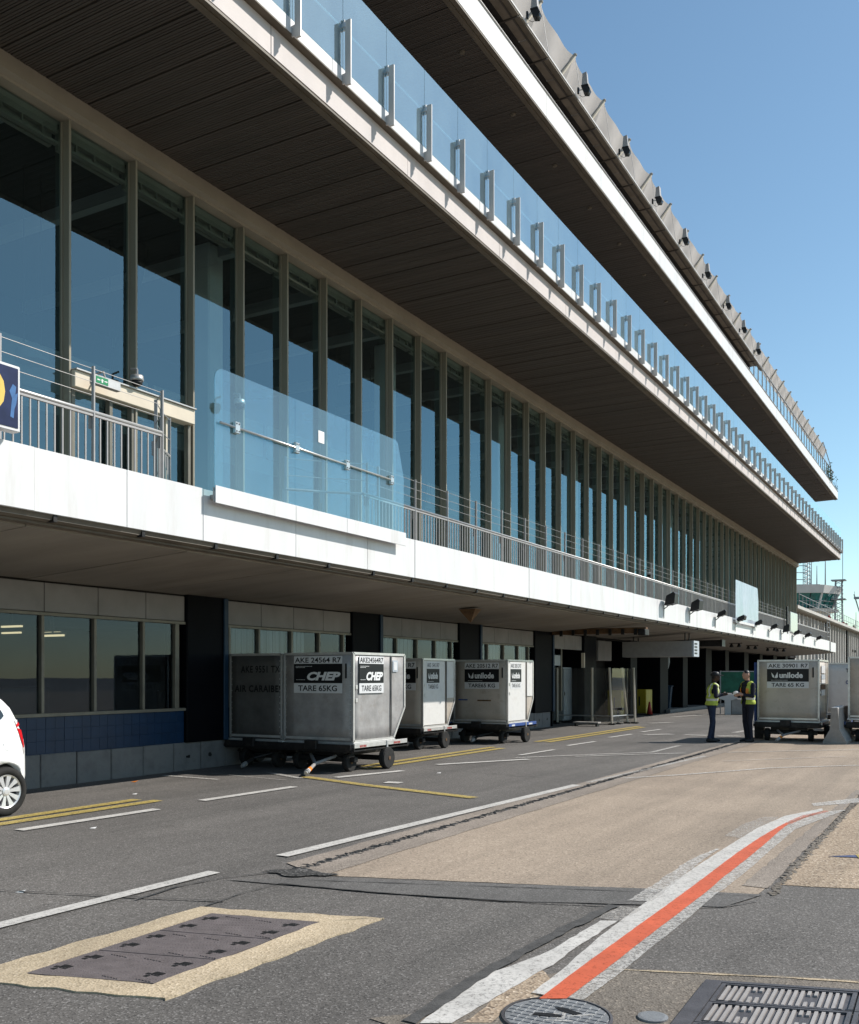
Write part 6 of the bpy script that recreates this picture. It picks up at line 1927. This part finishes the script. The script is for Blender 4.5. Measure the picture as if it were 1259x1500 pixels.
# control tower
ct = thing('control_tower', 'grey control tower cab with teal sloping windows beyond the wing', 'control tower', (-20.0, 131.0, 0), R(24))
def ngon(r, n=8, a0=math.pi / 8): return [(r * math.cos(a0 + k * 2 * math.pi / n), r * math.sin(a0 + k * 2 * math.pi / n)) for k in range(n)]
def frust(mb, r0, z0, r1, z1):
    a = [(x, y, z0) for x, y in ngon(r0)]; b = [(x, y, z1) for x, y in ngon(r1)]
    return mb.add(a + b, [(i, (i + 1) % 8, 8 + (i + 1) % 8, 8 + i) for i in range(8)] + [tuple(range(8))[::-1], tuple(range(8, 16))])
frust(MB(), 4.0, 6.5, 4.4, 9.9).build('shaft', M['tower_white'], ct)
frust(MB(), 5.2, 9.7, 5.4, 10.05).build('gallery', M['tower_white'], ct)
frust(MB(), 4.2, 10.05, 5.0, 11.9).build('cab_core', M['black'], ct)
lo, hi = ngon(4.5), ngon(5.3)
for i in range(8):
    j = (i + 1) % 8
    for k in range(3):
        a = Vector(lo[i]).lerp(Vector(lo[j]), k / 3 + .015); b = Vector(lo[i]).lerp(Vector(lo[j]), (k + 1) / 3 - .015)
        c = Vector(hi[i]).lerp(Vector(hi[j]), (k + 1) / 3 - .015); d = Vector(hi[i]).lerp(Vector(hi[j]), k / 3 + .015)
        MB().add([(*a, 10.2), (*b, 10.2), (*c, 11.95), (*d, 11.95), (*(a * .99), 10.2), (*(b * .99), 10.2), (*(c * .99), 11.95), (*(d * .99), 11.95)], [(0, 1, 2, 3), (4, 7, 6, 5), (0, 4, 5, 1), (1, 5, 6, 2), (2, 6, 7, 3), (3, 7, 4, 0)]).build('window_pane', M['glass_teal'], ct)
    MB().tube((*lo[i], 10.05), (*hi[i], 12.0), .14, 6).build('corner_post', M['tower_white'], ct)
frust(MB(), 5.5, 11.95, 5.75, 12.9).build('roof', M['tower_white'], ct)
frust(MB(), 5.0, 12.9, 4.9, 13.05).build('roof_top', M['wall_grey'], ct)
rl = MB()
g8 = ngon(5.1)
for i in range(8):
    rl.tube((*g8[i], 10.0), (*g8[i], 11.0), .04, 5); rl.tube((*g8[i], 11.0), (*g8[(i + 1) % 8], 11.0), .035, 5); rl.tube((*g8[i], 10.5), (*g8[(i + 1) % 8], 10.5), .03, 5)
rl.build('gallery_railing', M['mast'], ct)
for (x, y, h) in ((1.8, .5, 6), (2.4, 1.0, 2.5), (3.6, -1.0, 5.2), (3.0, .5, 3)):
    MB().tube((x, y, 12.9), (x, y, 12.9 + h), .09, 6, .03).build('antenna', M['mast'], ct)
for k in range(3):
    MB().path([(-6, -1, 14.2 + .9 * k), (1.8, .5, 14.1 + .9 * k)], .05, 5).build('aerial_wire', M['mast'], ct)
lm = MB()
for k in range(7):
    lm.tube((1.4, .1, 13 + .5 * k), (2.2, .9, 13.5 + .5 * k), .04, 5); lm.tube((2.2, .1, 13 + .5 * k), (1.4, .9, 13.5 + .5 * k), .04, 5)
for a, b in ((1.4, .1), (2.2, .9), (2.2, .1), (1.4, .9)): lm.tube((a, b, 12.9), (a, b, 17), .05, 5)
lm.build('lattice_mast', M['mast'], ct)
def lattice(label, x, y, z0, z1, w):
    t = thing('lattice_mast', label, 'mast', (x, y, 0))
    m_ = MB()
    n_ = int((z1 - z0) / (w * 1.1))
    for a, b in ((-1, -1), (1, -1), (1, 1), (-1, 1)): m_.tube((a * w, b * w, z0), (a * w * .8, b * w * .8, z1), .07, 5)
    for k in range(n_):
        za, zb_ = z0 + (z1 - z0) * k / n_, z0 + (z1 - z0) * (k + 1) / n_
        m_.tube((-w, -w, za), (w, -w, zb_), .04, 4); m_.tube((w, -w, za), (-w, -w, zb_), .04, 4); m_.tube((w, -w, za), (w, w, zb_), .04, 4)
    m_.build('lattice', M['mast'], t)
    for z in (z1 - 2.4, z1): MB().cbox(-w * 1.9, w * 1.9, -w * 1.6, w * 1.6, z, z + .15, .02).build('platform', M['mast'], t)
    MB().tube((w, 0, z1), (w, 0, z1 + 3.5), .04, 5).build('whip', M['mast'], t)
    return t
lattice('slender lattice mast with platforms right of the control tower', -14.6, 130.5, 7.4, 13.6, .45)
fm = thing('light_gantry', 'dark steel flared gantry at the right edge of the picture beyond the wing', 'gantry', (-17.3, 190, 0))
MB().tube((0.2, 0, 0), (0.2, 0, 13.2), .35, 8).build('pole', M['mast'], fm)
MB().path([(0, 0, 11.5), (-1.4, 0, 16.5)], .12, 6).path([(.5, 0, 11.5), (2.2, 0, 16.5)], .12, 6).build('arm', M['mast'], fm)
MB().cbox(-1.4, 2.2, -.5, .5, 15.6, 16.0, .05).build('head_frame', M['mast'], fm)
for k in range(4): MB().tube((-1.3 + k, 0, 16.0), (-1.3 + k, 0, 17.0), .04, 5).build('post', M['mast'], fm)
MB().cbox(-6, 0, -.2, .2, 9.3, 9.7, .05).build('boom', M['mast'], fm)
for k in range(5):
    wh_ = thing('roof_aerial', None, 'aerial', (XWG - 1.5, 150 + k * 7, 7.4), group='thin aerials on the far wing roof')
    wh_['label'] = 'thin aerial on the far wing roof right of the tower, %s of the five' % ORD[k]
    MB().tube((0, 0, 0), (0, 0, 3.4 + (k % 3) * .9), .07, 5, .03).build('pole', M['mast'], wh_); MB().cbox(-.2, .2, -.2, .2, 0, .3, .02).build('base', M['mast'], wh_)

bpy.context.view_layer.update()
